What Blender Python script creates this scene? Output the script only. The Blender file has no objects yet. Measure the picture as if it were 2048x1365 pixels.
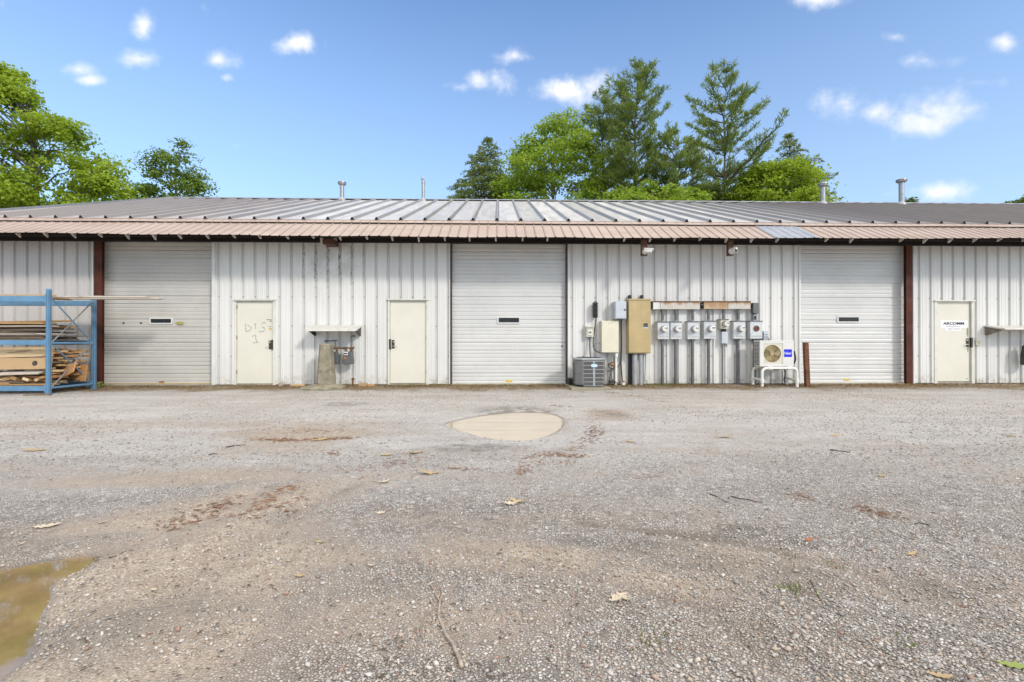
import bpy, bmesh, math, random
import numpy as np
from mathutils import Vector, Matrix, noise
from mathutils.geometry import tessellate_polygon

random.seed(7)
RNG = np.random.default_rng(7)
sc = bpy.context.scene
COL = sc.collection
R = math.radians

# ------------------------------------------------------------------ camera
CAM_H, F, YAW, PIT = 1.10, 975.0, R(1.5), R(0.2)
cd = bpy.data.cameras.new("camera")
cam = bpy.data.objects.new("camera", cd)
COL.objects.link(cam)
cam.location = (0, 0, CAM_H)
cam.rotation_euler = (R(90) + PIT, 0, -YAW)
cd.sensor_width = 36.0
cd.lens = F / 2048 * 36.0
cd.clip_start = 0.05
cd.clip_end = 2000
sc.camera = cam


def ray(px, py):
    x, z = (px - 1024) / F, -(py - 682.5) / F
    y2 = math.cos(PIT) - z * math.sin(PIT)
    z2 = math.sin(PIT) + z * math.cos(PIT)
    return Vector((x * math.cos(YAW) + y2 * math.sin(YAW), -x * math.sin(YAW) + y2 * math.cos(YAW), z2))


def at(px, py, Y):
    """The world point seen at (px, py) of the photograph on the upright plane Y."""
    d = ray(px, py)
    t = Y / d.y
    return Vector((d.x * t, Y, CAM_H + d.z * t))


def gpt(px, py, z=0.0):
    d = ray(px, py)
    t = (z - CAM_H) / d.z
    return Vector((d.x * t, d.y * t, z))


W = 12.5          # outer face of the front wall


# ------------------------------------------------------------------ mesh helper
class MB:
    def __init__(s):
        s.v, s.f = [], []

    def add(s, vs, fs):
        b = len(s.v)
        s.v += [tuple(p) for p in vs]
        s.f += [tuple(i + b for i in f) for f in fs]
        return s

    def box(s, x0, x1, y0, y1, z0, z1, M=None):
        vs = [Vector((x, y, z)) for z in (z0, z1) for y in (y0, y1) for x in (x0, x1)]
        if M is not None:
            vs = [M @ p for p in vs]
        return s.add(vs, [(0, 2, 3, 1), (4, 5, 7, 6), (0, 1, 5, 4), (2, 6, 7, 3), (0, 4, 6, 2), (1, 3, 7, 5)])

    def pbox(s, px0, py0, px1, py1, Yf, Yb=W):
        a, b = at(px0, py0, Yf), at(px1, py1, Yf)
        return s.box(a.x, b.x, Yf, Yb, b.z, a.z)

    def tube(s, pts, r, n=8, cap=True):
        pts = [Vector(p) for p in pts]
        rs = r if isinstance(r, (list, tuple)) else [r] * len(pts)
        vs, fs = [], []
        up = None
        for i, p in enumerate(pts):
            d = (pts[min(i + 1, len(pts) - 1)] - pts[max(i - 1, 0)]).normalized()
            if up is None:
                up = Vector((0, 0, 1)) if abs(d.z) < .9 else Vector((1, 0, 0))
            a = d.cross(up)
            if a.length < 1e-5:
                a = d.cross(Vector((0, 1, 0)))
            a.normalize()
            b = a.cross(d).normalized()
            up = b
            for k in range(n):
                t = 2 * math.pi * k / n
                vs.append(p + (a * math.cos(t) + b * math.sin(t)) * rs[i])
        for i in range(len(pts) - 1):
            for k in range(n):
                k2 = (k + 1) % n
                fs.append((i * n + k, i * n + k2, (i + 1) * n + k2, (i + 1) * n + k))
        if cap:
            fs.append(tuple(range(n - 1, -1, -1)))
            m = (len(pts) - 1) * n
            fs.append(tuple(m + k for k in range(n)))
        return s.add(vs, fs)

    def lathe(s, prof, c, axis='Z', n=24):
        c = Vector(c)
        vs, fs = [], []
        for (r, h) in prof:
            for k in range(n):
                t = 2 * math.pi * k / n
                if axis == 'Z':
                    vs.append(c + Vector((r * math.cos(t), r * math.sin(t), h)))
                elif axis == 'Y':
                    vs.append(c + Vector((r * math.cos(t), h, r * math.sin(t))))
                else:
                    vs.append(c + Vector((h, r * math.cos(t), r * math.sin(t))))
        for i in range(len(prof) - 1):
            for k in range(n):
                k2 = (k + 1) % n
                fs.append((i * n + k, i * n + k2, (i + 1) * n + k2, (i + 1) * n + k))
        fs.append(tuple(range(n)))
        m = (len(prof) - 1) * n
        fs.append(tuple(m + k for k in range(n)))
        return s.add(vs, fs)

    def prism(s, poly, d):
        """Polygon (list of Vectors) pushed along vector d."""
        poly = [Vector(p) for p in poly]
        n = len(poly)
        vs = poly + [p + Vector(d) for p in poly]
        fs = [tuple(range(n)), tuple(range(2 * n - 1, n - 1, -1))]
        fs += [(k, (k + 1) % n, n + (k + 1) % n, n + k) for k in range(n)]
        return s.add(vs, fs)

    def build(s, name, mat, parent=None, smooth=False, bevel=0.0, fix=True):
        me = bpy.data.meshes.new(name)
        me.from_pydata(s.v, [], s.f)
        if fix:
            bm = bmesh.new()
            bm.from_mesh(me)
            bmesh.ops.recalc_face_normals(bm, faces=bm.faces)
            bm.to_mesh(me)
            bm.free()
        me.materials.append(mat)
        o = bpy.data.objects.new(name, me)
        COL.objects.link(o)
        if smooth:
            me.polygons.foreach_set("use_smooth", [True] * len(me.polygons))
            if smooth == 'auto':
                md = o.modifiers.new("edges", 'EDGE_SPLIT')
                md.split_angle = R(40)
        if bevel:
            md = o.modifiers.new("bevel", 'BEVEL')
            md.width = bevel
            md.segments = 2
            md.limit_method = 'ANGLE'
            md.angle_limit = R(40)
        if parent is not None:
            o.parent = parent
            if parent.type == 'EMPTY':
                o.matrix_parent_inverse = Matrix.Translation(-Vector(parent.location))
        return o


def tag(o, label=None, cat=None, group=None, kind=None):
    if label: o["label"] = label
    if cat: o["category"] = cat
    if group: o["group"] = group
    if kind: o["kind"] = kind
    return o


def thing(name, label, cat, loc, group=None):
    o = bpy.data.objects.new(name, None)
    o.empty_display_size = .1
    COL.objects.link(o)
    o.location = loc
    return tag(o, label, cat, group)


def copy_thing(root, delta, label=None):
    def rec(o, par):
        c = o.copy()
        COL.objects.link(c)
        c.parent = par
        for ch in [x for x in bpy.data.objects if x.parent == o]:
            rec(ch, c)
        return c
    c = rec(root, None)
    c.location = Vector(root.location) + Vector(delta)
    if label: c["label"] = label
    return c


def np_mesh(name, verts, k, mat, parent=None):
    """Mesh of separate k-cornered faces from an (n*k, 3) array."""
    n = len(verts) // k
    me = bpy.data.meshes.new(name)
    me.vertices.add(n * k)
    me.vertices.foreach_set("co", np.ascontiguousarray(verts, dtype=np.float32).ravel())
    me.loops.add(n * k)
    me.loops.foreach_set("vertex_index", np.arange(n * k, dtype=np.int32))
    me.polygons.add(n)
    me.polygons.foreach_set("loop_start", np.arange(0, n * k, k, dtype=np.int32))
    me.update(calc_edges=True)
    me.materials.append(mat)
    o = bpy.data.objects.new(name, me)
    COL.objects.link(o)
    if parent is not None:
        o.parent = parent
        o.matrix_parent_inverse = Matrix.Translation(-Vector(parent.location))
    return o


# ------------------------------------------------------------------ materials
def N(nt, t, ins=None, **attrs):
    n = nt.nodes.new(t)
    for k, v in attrs.items():
        setattr(n, k, v)
    for k, v in (ins or {}).items():
        s = n.inputs[k]
        if isinstance(v, bpy.types.NodeSocket):
            nt.links.new(v, s)
        else:
            s.default_value = v
    return n


def math_(nt, op, a, b=0.0, clamp=False):
    return N(nt, 'ShaderNodeMath', {0: a, 1: b}, operation=op, use_clamp=clamp).outputs[0]


def mixc(nt, f, a, b, bt='MIX'):
    n = N(nt, 'ShaderNodeMix', {0: f}, data_type='RGBA', blend_type=bt)
    for i, v in ((6, a), (7, b)):
        if isinstance(v, bpy.types.NodeSocket):
            nt.links.new(v, n.inputs[i])
        else:
            n.inputs[i].default_value = (*v[:3], 1)
    return n.outputs[2]


def rng(nt, v, a, b, c=0.0, d=1.0, smooth=True):
    return N(nt, 'ShaderNodeMapRange', {0: v, 1: a, 2: b, 3: c, 4: d},
             interpolation_type='SMOOTHSTEP' if smooth else 'LINEAR').outputs[0]


def coords(nt, scale=(1, 1, 1), kind='Object'):
    tc = N(nt, 'ShaderNodeTexCoord').outputs[kind]
    if scale == (1, 1, 1):
        return tc
    return N(nt, 'ShaderNodeMapping', {0: tc, 3: scale}).outputs[0]


def noise_(nt, vec, scale, detail=4, rough=.55, out=0):
    return N(nt, 'ShaderNodeTexNoise', {'Vector': vec, 'Scale': scale, 'Detail': detail, 'Roughness': rough}).outputs[out]


def new_mat(name, rough=.5, metal=0.0):
    m = bpy.data.materials.new(name)
    m.use_nodes = True
    nt = m.node_tree
    b = nt.nodes["Principled BSDF"]
    b.inputs['Roughness'].default_value = rough
    b.inputs['Metallic'].default_value = metal
    return m, nt, b


def paint(name, col, rough=.5, metal=0.0, var=.12, scale=4.0, dirt=None, dirt_amt=.0, streak=0.0, bump=0.0,
          bscale=60, rust=0.0, rough_var=.1, dirt_lo=.5, rustcol=(.22, .085, .03)):
    m, nt, b = new_mat(name, rough, metal)
    v = coords(nt)
    n1 = noise_(nt, v, scale)
    c = mixc(nt, rng(nt, n1, .3, .7), [x * (1 - var) for x in col], [min(1, x * (1 + var)) for x in col])
    if streak:
        s = noise_(nt, coords(nt, (9, 9, .5)), 1.5, 5)
        c = mixc(nt, math_(nt, 'MULTIPLY', rng(nt, s, .5, .75), streak), c, [x * .55 for x in col])
    if dirt:
        d = noise_(nt, v, scale * 2.3, 8, .7)
        c = mixc(nt, math_(nt, 'MULTIPLY', rng(nt, d, dirt_lo, dirt_lo + .2), dirt_amt), c, dirt)
    if rust:
        d = noise_(nt, v, 7, 8, .7)
        rm = rng(nt, d, 1 - rust, 1 - rust + .12)
        c = mixc(nt, rm, c, rustcol)
    nt.links.new(c, b.inputs['Base Color'])
    nt.links.new(rng(nt, noise_(nt, v, scale * 3), .3, .7, max(0, rough - rough_var), min(1, rough + rough_var)), b.inputs['Roughness'])
    if bump:
        bn = N(nt, 'ShaderNodeBump', {'Strength': bump, 'Distance': .01, 'Height': noise_(nt, v, bscale, 5)})
        nt.links.new(bn.outputs[0], b.inputs['Normal'])
    return m


def wall_paint(name, col, mould=False):
    m, nt, b = new_mat(name, .42)
    v = coords(nt)
    sep = N(nt, 'ShaderNodeSeparateXYZ', {0: v})
    X, Y, Z = sep.outputs
    c = mixc(nt, rng(nt, noise_(nt, coords(nt, (1, 1, .35)), 1.3, 5), .3, .7), [x * .93 for x in col], [min(1, x * 1.05) for x in col])
    # thin rain streaks and chalking
    s = noise_(nt, coords(nt, (14, 14, .45)), 1.6, 6, .6)
    c = mixc(nt, math_(nt, 'MULTIPLY', rng(nt, s, .52, .85), .17), c, (.42, .39, .34))
    # splashed mud over the lowest 30 cm
    ms = math_(nt, 'MULTIPLY', rng(nt, Z, .38, .05), rng(nt, noise_(nt, v, 9, 6, .7), .42, .7))
    c = mixc(nt, math_(nt, 'MULTIPLY', ms, .7), c, (.30, .24, .16))
    sp = rng(nt, noise_(nt, v, 28, 3, .5), .71, .76)
    c = mixc(nt, math_(nt, 'MULTIPLY', sp, .5), c, (.2, .17, .13))
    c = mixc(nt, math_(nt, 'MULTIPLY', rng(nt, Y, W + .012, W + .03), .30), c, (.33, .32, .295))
    if mould:
        a = at(662, 520, W)
        ex = rng(nt, math_(nt, 'ABSOLUTE', math_(nt, 'SUBTRACT', X, a.x)), 1.25, .25)
        ez = rng(nt, Z, 2.0, 3.3)
        g = rng(nt, Y, W + .002, W + .01)
        bl = rng(nt, noise_(nt, coords(nt, (1, 1, .45)), 26, 6, .75), .50, .58)
        k = math_(nt, 'MULTIPLY', math_(nt, 'MULTIPLY', ex, ez), math_(nt, 'MULTIPLY', g, bl))
        c = mixc(nt, math_(nt, 'MULTIPLY', k, 1.0, True), c, (.03, .028, .022))
        g2 = math_(nt, 'MULTIPLY', math_(nt, 'MULTIPLY', ex, rng(nt, Z, 1.9, 3.2)), rng(nt, noise_(nt, v, 3, 5), .35, .7))
        c = mixc(nt, math_(nt, 'MULTIPLY', g2, .32), c, (.26, .25, .19))
    nt.links.new(c, b.inputs['Base Color'])
    bn = N(nt, 'ShaderNodeBump', {'Strength': .12, 'Distance': .02, 'Height': noise_(nt, coords(nt, (1, 1, .4)), 2.2, 3)})
    nt.links.new(bn.outputs[0], b.inputs['Normal'])
    return m


def wood_mat(name, lo, hi, rough=.75):
    m, nt, b = new_mat(name, rough)
    v = coords(nt, (1.2, 9, 9), 'Object')
    rnd = N(nt, 'ShaderNodeObjectInfo').outputs['Random']
    vv = N(nt, 'ShaderNodeVectorMath', {0: v, 1: N(nt, 'ShaderNodeCombineXYZ', {0: math_(nt, 'MULTIPLY', rnd, 40), 1: math_(nt, 'MULTIPLY', rnd, 17)}).outputs[0]}, operation='ADD').outputs[0]
    g = noise_(nt, vv, 3.5, 6, .6)
    c = mixc(nt, rng(nt, g, .3, .7), lo, hi)
    c = mixc(nt, math_(nt, 'MULTIPLY', rng(nt, rnd, 0, 1, 0, .75, False), 1), c, [lo[0] * .55, lo[1] * .45, lo[2] * .38])
    k = rng(nt, noise_(nt, vv, 1.1, 2), .66, .7)
    c = mixc(nt, math_(nt, 'MULTIPLY', k, .5), c, (.1, .06, .03))
    nt.links.new(c, b.inputs['Base Color'])
    bn = N(nt, 'ShaderNodeBump', {'Strength': .3, 'Distance': .005, 'Height': g})
    nt.links.new(bn.outputs[0], b.inputs['Normal'])
    return m


def leaf_mat(name, lo, hi, trans=.35, nsc=.55):
    m = bpy.data.materials.new(name)
    m.use_nodes = True
    nt = m.node_tree
    b = nt.nodes["Principled BSDF"]
    out = nt.nodes["Material Output"]
    v = coords(nt)
    isl = N(nt, 'ShaderNodeNewGeometry').outputs['Random Per Island']
    f = math_(nt, 'ADD', math_(nt, 'MULTIPLY', isl, .55), math_(nt, 'MULTIPLY', rng(nt, noise_(nt, v, nsc, 3), .35, .65), .45))
    c = mixc(nt, f, lo, hi)
    nt.links.new(c, b.inputs['Base Color'])
    b.inputs['Roughness'].default_value = .55
    b.inputs['Specular IOR Level'].default_value = .3
    t = N(nt, 'ShaderNodeBsdfTranslucent', {0: mixc(nt, .5, c, [hi[0] * 1.1, hi[1] * 1.1, hi[2] * .6])})
    ms = N(nt, 'ShaderNodeMixShader', {0: trans, 1: b.outputs[0], 2: t.outputs[0]})
    nt.links.new(ms.outputs[0], out.inputs[0])
    return m


M = {}
M['wall'] = wall_paint("white_wall_paint", (.71, .70, .675), True)
M['wall_tan'] = wall_paint("greyed_wall_paint", (.58, .55, .53))
M['trim'] = paint("white_trim_paint", (.70, .70, .68), .4, var=.05, streak=.3)
M['odoor'] = paint("overhead_door_paint", (.625, .62, .605), .4, var=.04, scale=1.0, dirt=(.42, .38, .32), dirt_amt=.15)
M['odoor_old'] = paint("aged_overhead_door_paint", (.53, .51, .47), .45, var=.06, scale=1.0, dirt=(.36, .32, .25), dirt_amt=.2)
M['cream'] = paint("cream_door_paint", (.71, .68, .585), .38, var=.03, scale=1.5, dirt=(.55, .48, .36), dirt_amt=.18, dirt_lo=.56)
M['frame'] = paint("door_frame_paint", (.68, .67, .60), .45, var=.05, dirt=(.45, .4, .3), dirt_amt=.3)
M['redsteel'] = paint("red_oxide_steel", (.075, .018, .008), .8, var=.3, scale=3, rust=.30, bump=.1)
M['darkframe'] = paint("brown_frame_paint", (.045, .028, .022), .5, var=.2)
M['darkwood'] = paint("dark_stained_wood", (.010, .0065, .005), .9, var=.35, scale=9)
M['brownwood'] = paint("brown_stained_wood", (.085, .035, .018), .7, var=.3, scale=9)
M['tipwood'] = paint("sunlit_tip_wood", (.45, .40, .34), .8, var=.2, scale=12)  # sunlit tone of the rafter ends put into the colour
M['black'] = paint("black_rubber", (.012, .012, .012), .5, var=.3, scale=12)
M['glass'] = paint("dark_window_glass", (.012, .013, .015), .28, var=.2)
M['galv'] = paint("galvanised_steel", (.36, .37, .38), .42, .65, var=.12, scale=14, dirt=(.2, .19, .17), dirt_amt=.3)
M['conduit'] = paint("grey_conduit", (.14, .143, .147), .5, .25, var=.15, scale=9, dirt=(.12, .11, .1), dirt_amt=.4)
M['pipegal'] = paint("light_grey_pipe", (.36, .37, .38), .45, .2, var=.1, scale=9)
M['meterbox'] = paint("grey_meter_box_paint", (.57, .58, .59), .42, .15, var=.07, scale=6, dirt=(.30, .29, .27), dirt_amt=.45)
M['greybox'] = paint("pale_grey_box_paint", (.52, .55, .60), .42, .1, var=.05, scale=6)
M['meterglass'] = paint("meter_cover_white", (.72, .71, .66), .12, var=.05, scale=20)
M['tan'] = paint("faded_tan_paint", (.46, .35, .175), .45, var=.1, scale=2.2, dirt=(.36, .24, .1), dirt_amt=.3, streak=.15)
M['creambox'] = paint("cream_cabinet_paint", (.70, .655, .515), .42, var=.04, scale=3, dirt=(.5, .42, .3), dirt_amt=.2)
M['beige'] = paint("beige_box_plastic", (.58, .55, .46), .5, var=.06, scale=8)
M['trough'] = paint("rust_stained_trough", (.55, .52, .46), .5, .1, var=.08, scale=5, streak=.3, rust=.53, rustcol=(.33, .16, .06))
M['trough_rust'] = paint("heavily_rusted_trough", (.50, .40, .26), .6, .1, var=.15, scale=5, rust=.56, streak=.5, rustcol=(.34, .15, .045))
def trough_mat(name, col, reach, amt):
    m, nt, b = new_mat(name, .55, .1)
    v = coords(nt)
    Zc = N(nt, 'ShaderNodeSeparateXYZ', {0: v}).outputs[2]
    z1 = at(1400, 604, 12.34).z
    k = math_(nt, 'ADD', math_(nt, 'DIVIDE', math_(nt, 'SUBTRACT', Zc, z1), reach), math_(nt, 'MULTIPLY', math_(nt, 'SUBTRACT', noise_(nt, coords(nt, (2.2, 2, 1.2)), 2.4, 6, .65), .5), 2.6))
    c = mixc(nt, rng(nt, noise_(nt, v, 5), .3, .7), [x * .92 for x in col], col)
    c = mixc(nt, math_(nt, 'MULTIPLY', rng(nt, k, -1.0, -.1), amt), c, (.36, .185, .075))
    c = mixc(nt, math_(nt, 'MULTIPLY', rng(nt, k, -.25, .45), amt), c, (.19, .075, .03))
    s = noise_(nt, coords(nt, (16, 16, .6)), 1.5, 5, .65)
    c = mixc(nt, math_(nt, 'MULTIPLY', rng(nt, s, .55, .72), .55), c, (.33, .20, .10))
    nt.links.new(c, b.inputs['Base Color'])
    return m


M['trough'] = trough_mat("rust_stained_trough", (.56, .53, .475), .09, .9)
M['trough_rust'] = trough_mat("heavily_rusted_trough", (.48, .40, .28), .22, .85)
M['rust'] = paint("rusty_steel", (.135, .055, .028), .8, .1, var=.35, scale=10, bump=.3)
M['rustpipe'] = paint("rusty_gas_pipe", (.17, .095, .045), .7, .2, var=.35, scale=14)
M['gasmeter'] = paint("gas_meter_grey", (.115, .12, .125), .5, .1, var=.1, scale=10)
M['concrete'] = paint("rough_concrete", (.27, .24, .175), .9, var=.25, scale=4, dirt=(.12, .10, .06), dirt_amt=.7, bump=.5, bscale=40)
M['slab'] = paint("old_concrete_sill", (.36, .33, .28), .9, var=.2, scale=6, dirt=(.2, .17, .12), dirt_amt=.6, bump=.4)
M['acgrey'] = paint("condenser_grey_paint", (.205, .203, .195), .45, .1, var=.06, scale=8)
M['acdark'] = paint("condenser_dark_coil", (.035, .035, .036), .6, var=.2, scale=30)
M['badge'] = paint("pale_blue_badge", (.50, .68, .80), .3, var=.1, scale=60)
M['white'] = paint("white_plastic", (.66, .65, .62), .35, var=.03)
M['pvc'] = paint("white_painted_pipe", (.78, .77, .73), .4, var=.05, dirt=(.5, .45, .36), dirt_amt=.25, scale=8)
M['fanbrown'] = paint("dusty_fan_plastic", (.26, .20, .09), .6, var=.35, scale=9)
M['fanblade'] = paint("dusty_fan_blade", (.40, .33, .18), .55, var=.2, scale=9)
M['blue_logo'] = paint("blue_logo_panel", (.005, .012, .62), .35, var=.02)
M['rackblue'] = paint("blue_rack_paint", (.115, .25, .40), .42, var=.12, scale=6, dirt=(.16, .2, .25), dirt_amt=.4, rust=.24)
M['ink'] = paint("black_lettering", (.012, .010, .022), .5, var=.05)
M['greyink'] = paint("grey_lettering", (.30, .30, .32), .6, var=.1)
M['marker'] = paint("faded_marker", (.36, .35, .31), .7, var=.25, scale=30)
M['yellow'] = paint("yellow_sticker", (.70, .48, .03), .5, var=.15, scale=30)
M['sign'] = paint("white_sign_board", (.82, .82, .83), .4, var=.02)
M['bronze'] = paint("worn_lock_metal", (.085, .07, .055), .4, .6, var=.4, scale=40)
M['chrome'] = paint("lever_metal", (.55, .54, .50), .25, .9, var=.1, scale=30)
M['smudge'] = paint("hand_grime", (.33, .29, .23), .8, var=.25, scale=18)
M['plywood'] = paint("weathered_grey_plywood", (.20, .175, .145), .85, var=.25, scale=8)
M['hoodtop'] = paint("peeling_white_hood", (.66, .65, .60), .6, var=.08, scale=7, dirt=(.33, .30, .24), dirt_amt=.75, dirt_lo=.52)
M['meter_green'] = paint("dark_green_meter", (.03, .045, .04), .5, var=.3, scale=10)
M['copper'] = paint("aged_orange_cap", (.36, .17, .06), .6, var=.3, scale=20)
M['bark'] = paint("bark", (.10, .085, .07), .9, var=.35, scale=4, bump=.6, bscale=8)
M['twig'] = paint("dry_twig", (.34, .275, .215), .85, var=.25, scale=30)
M['darktwig'] = paint("dark_twig", (.06, .04, .03), .85, var=.25, scale=30)
M['lumber'] = wood_mat("pine_lumber", (.43, .26, .105), (.60, .40, .195))
M['lumber_pale'] = wood_mat("pale_new_lumber", (.64, .46, .26), (.74, .58, .36))
M['lumber_dark'] = wood_mat("weathered_dark_board", (.10, .075, .055), (.26, .19, .12))
M['lumber_orange'] = wood_mat("orange_offcut", (.50, .25, .09), (.62, .36, .15))
M['lumber_grey'] = wood_mat("greyed_board", (.50, .45, .38), (.66, .60, .52))
M['dryleaf'] = leaf_mat("dry_leaf", (.36, .25, .11), (.58, .44, .26), .15)
M['paleleaf'] = leaf_mat("pale_dry_leaf", (.52, .43, .31), (.68, .59, .46), .15)
M['orangeleaf'] = leaf_mat("orange_leaf", (.42, .12, .03), (.52, .17, .05), .15)
M['greenleaf'] = leaf_mat("green_leaf", (.24, .34, .08), (.40, .44, .12), .2)


def roof_metal():
    m, nt, b = new_mat("galvalume_roofing", .42, .35)
    v = coords(nt)
    X = N(nt, 'ShaderNodeSeparateXYZ', {0: v}).outputs[0]
    pan = N(nt, 'ShaderNodeTexWhiteNoise', {1: math_(nt, 'FLOOR', math_(nt, 'DIVIDE', X, .61))}, noise_dimensions='1D').outputs[0]
    c = mixc(nt, pan, (.455, .44, .42), (.60, .585, .565))
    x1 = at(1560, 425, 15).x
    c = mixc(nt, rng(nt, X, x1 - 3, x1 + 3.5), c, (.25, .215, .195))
    c = mixc(nt, rng(nt, X, -5.0, -9.0), c, (.43, .375, .345))
    s = noise_(nt, coords(nt, (7, .35, .35)), 1.5, 6, .65)
    c = mixc(nt, math_(nt, 'MULTIPLY', rng(nt, s, .48, .75), .4), c, (.28, .26, .24))
    u = math_(nt, 'FRACT', math_(nt, 'DIVIDE', math_(nt, 'SUBTRACT', X, at(994, 442, 12.42).x + .305), .61))
    gr_ = rng(nt, math_(nt, 'ABSOLUTE', math_(nt, 'SUBTRACT', u, .5)), .10, .07)
    c = mixc(nt, math_(nt, 'MULTIPLY', gr_, .5), c, (.13, .125, .12))
    nt.links.new(c, b.inputs['Base Color'])
    nt.links.new(rng(nt, noise_(nt, coords(nt, (3, .5, .5)), 2), .3, .7, .34, .52), b.inputs['Roughness'])
    return m


def awning_metal():
    m, nt, b = new_mat("faded_red_awning", .5, .0)
    v = coords(nt)
    c = mixc(nt, rng(nt, noise_(nt, coords(nt, (.5, 2, 2)), 1.2, 5), .3, .7), (.345, .262, .215), (.41, .325, .275))
    s = noise_(nt, coords(nt, (12, 1.2, 1.2)), 1.5, 6, .65)
    c = mixc(nt, math_(nt, 'MULTIPLY', rng(nt, s, .5, .75), .45), c, (.27, .175, .135))
    sp = rng(nt, noise_(nt, v, 22, 3), .70, .74)
    c = mixc(nt, math_(nt, 'MULTIPLY', sp, .6), c, (.25, .18, .14))
    # darker bands along the ribs
    Xc = N(nt, 'ShaderNodeSeparateXYZ', {0: v}).outputs[0]
    u = math_(nt, 'FRACT', math_(nt, 'DIVIDE', math_(nt, 'SUBTRACT', Xc, at(1013, 460, 11.9).x + .1143), .2286))
    gr_ = rng(nt, math_(nt, 'ABSOLUTE', math_(nt, 'SUBTRACT', u, .5)), .13, .04)
    c = mixc(nt, math_(nt, 'MULTIPLY', gr_, .45), c, (.22, .14, .11))
    nt.links.new(c, b.inputs['Base Color'])
    return m


M['roof'] = roof_metal()
M['awning'] = awning_metal()
M['awning_grey'] = paint("grey_awning_sheet", (.33, .35, .39), .45, .3, var=.1, scale=3, streak=.3)
# ------------------------------------------------------------------ the building
bld = thing("warehouse", "long low white metal warehouse with a faded pink awning and three overhead doors", "building", (0, W, 0))

RIB = .3048


def ribs_from(px, n0=-60, n1=120):
    x = at(px, 600, W).x
    return [x + k * RIB for k in range(n0, n1)]


def profile_y(x, ribs):
    """Depth of the wall sheet behind its flat face at x: sunk grooves and two small raised ridges between them."""
    u = (x - ribs[0]) % RIB
    if u > RIB / 2: u2 = RIB - u
    else: u2 = u
    if u2 < .024: return .036
    if u2 < .042: return .036 * (.042 - u2) / .018
    for c in (.105, .2):
        d = abs(u - c)
        if d < .005: return -.005
        if d < .012: return -.005 * (.012 - d) / .007
    return 0.0


def wall_strip(mb, x0, x1, z0, z1, ribs):
    xs = {x0, x1}
    for r in ribs:
        for o in (-.042, -.024, .024, .042, .093, .1, .11, .117, .188, .195, .205, .212):
            if x0 < r + o < x1: xs.add(r + o)
    xs = sorted(xs)
    vs, fs = [], []
    for x in xs:
        y = W + profile_y(x, ribs)
        vs += [(x, y, z0), (x, y, z1)]
    for i in range(len(xs) - 1):
        fs.append((2 * i, 2 * i + 2, 2 * i + 3, 2 * i + 1))
    mb.add(vs, fs)


def X(px, Y=W): return at(px, 600, Y).x
def Z(py, Y=W, px=1000): return at(px, py, Y).z


ZT = Z(468)
ZB = .045
ZD = Z(600)
WALL_L = -13.05
segs = [
    ("wall", M['wall_tan'], 4.3, [(WALL_L, X(186), ZB, ZT)]),
    ("wall", M['wall'], 436.3, [(X(431), X(469.5), ZB, ZT), (X(469.5), X(551.5), ZD, ZT), (X(551.5), X(775.5), ZB, ZT), (X(775.5), X(857.5), ZD, ZT), (X(857.5), X(900), ZB, ZT)]),
    ("wall", M['wall'], 1401.1, [(X(1136.5), X(1598), ZB, ZT)]),
    ("wall", M['wall'], 1860.5, [(X(1827), X(1867.5), ZB, ZT), (X(1867.5), X(1948.5), Z(599), ZT), (X(1948.5), 24.0, ZB, ZT)]),
]
walls = []
for nm, mt, rp, rects in segs:
    mb = MB()
    rb = ribs_from(rp)
    for r in rects:
        wall_strip(mb, *r, rb)
    nf0 = len(mb.f)
    # rows of small screws in the grooves, part of the same sheet
    sb = mb
    for zz in (Z(595), Z(653), Z(713)):
        for r in rb:
            for (a, b_, c, d) in rects:
                if a + .03 < r < b_ - .03 and c < zz < d:
                    sb.lathe([(.011, 0), (.011, -.008), (.005, -.012)], (r + random.uniform(-.004, .004), W + .036, zz), 'Y', 6)
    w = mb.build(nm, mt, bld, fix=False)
    w.data.materials.append(M['bronze'])
    for p_ in list(w.data.polygons)[nf0:]: p_.material_index = 1
    walls.append(w)
# side and back walls, floor slab edge
for bx in ((WALL_L, WALL_L + .02, W + .06, 26.9, 0, ZT), (23.98, 24.0, W + .06, 26.9, 0, ZT), (WALL_L, 24.0, 26.9, 26.94, 0, ZT)):
    MB().box(*bx).build("wall", M['wall_tan'], bld)
mb = MB()
mb.box(WALL_L + .03, 23.9, W + .05, W + .30, -.3, .05)
mb.build("foundation", M['slab'], bld)
for (a, b_) in ((205, 426), (902, 1134), (1600, 1813)):
    MB().box(X(a), X(b_), W - .06, W + .049, -.2, .043).build("door_sill", M['slab'], bld)

# main roof -----------------------------------------------------------------
EY, EZ = 12.42, at(997, 442, 12.42).z
RY, RZ = 19.7, at(997, 402.5, 19.7).z
BY, BZ = 27.0, EZ
RX0, RX1 = at(338, 401, RY).x, 25.0
rib0 = at(994, 442, EY).x
SL = Vector((0, RY - EY, RZ - EZ)).normalized()
NRM = Vector((0, -SL.z, SL.y))


def roof_profile(x0, x1, pitch, phase, hb, ht, h):
    pts = [(x0, 0.0)]
    k = math.ceil((x0 - phase + hb) / pitch)
    while phase + k * pitch + hb < x1:
        c = phase + k * pitch
        pts += [(c - hb, 0), (c - ht, h), (c + ht, h), (c + hb, 0)]
        k += 1
    pts.append((x1, 0.0))
    return pts


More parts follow.
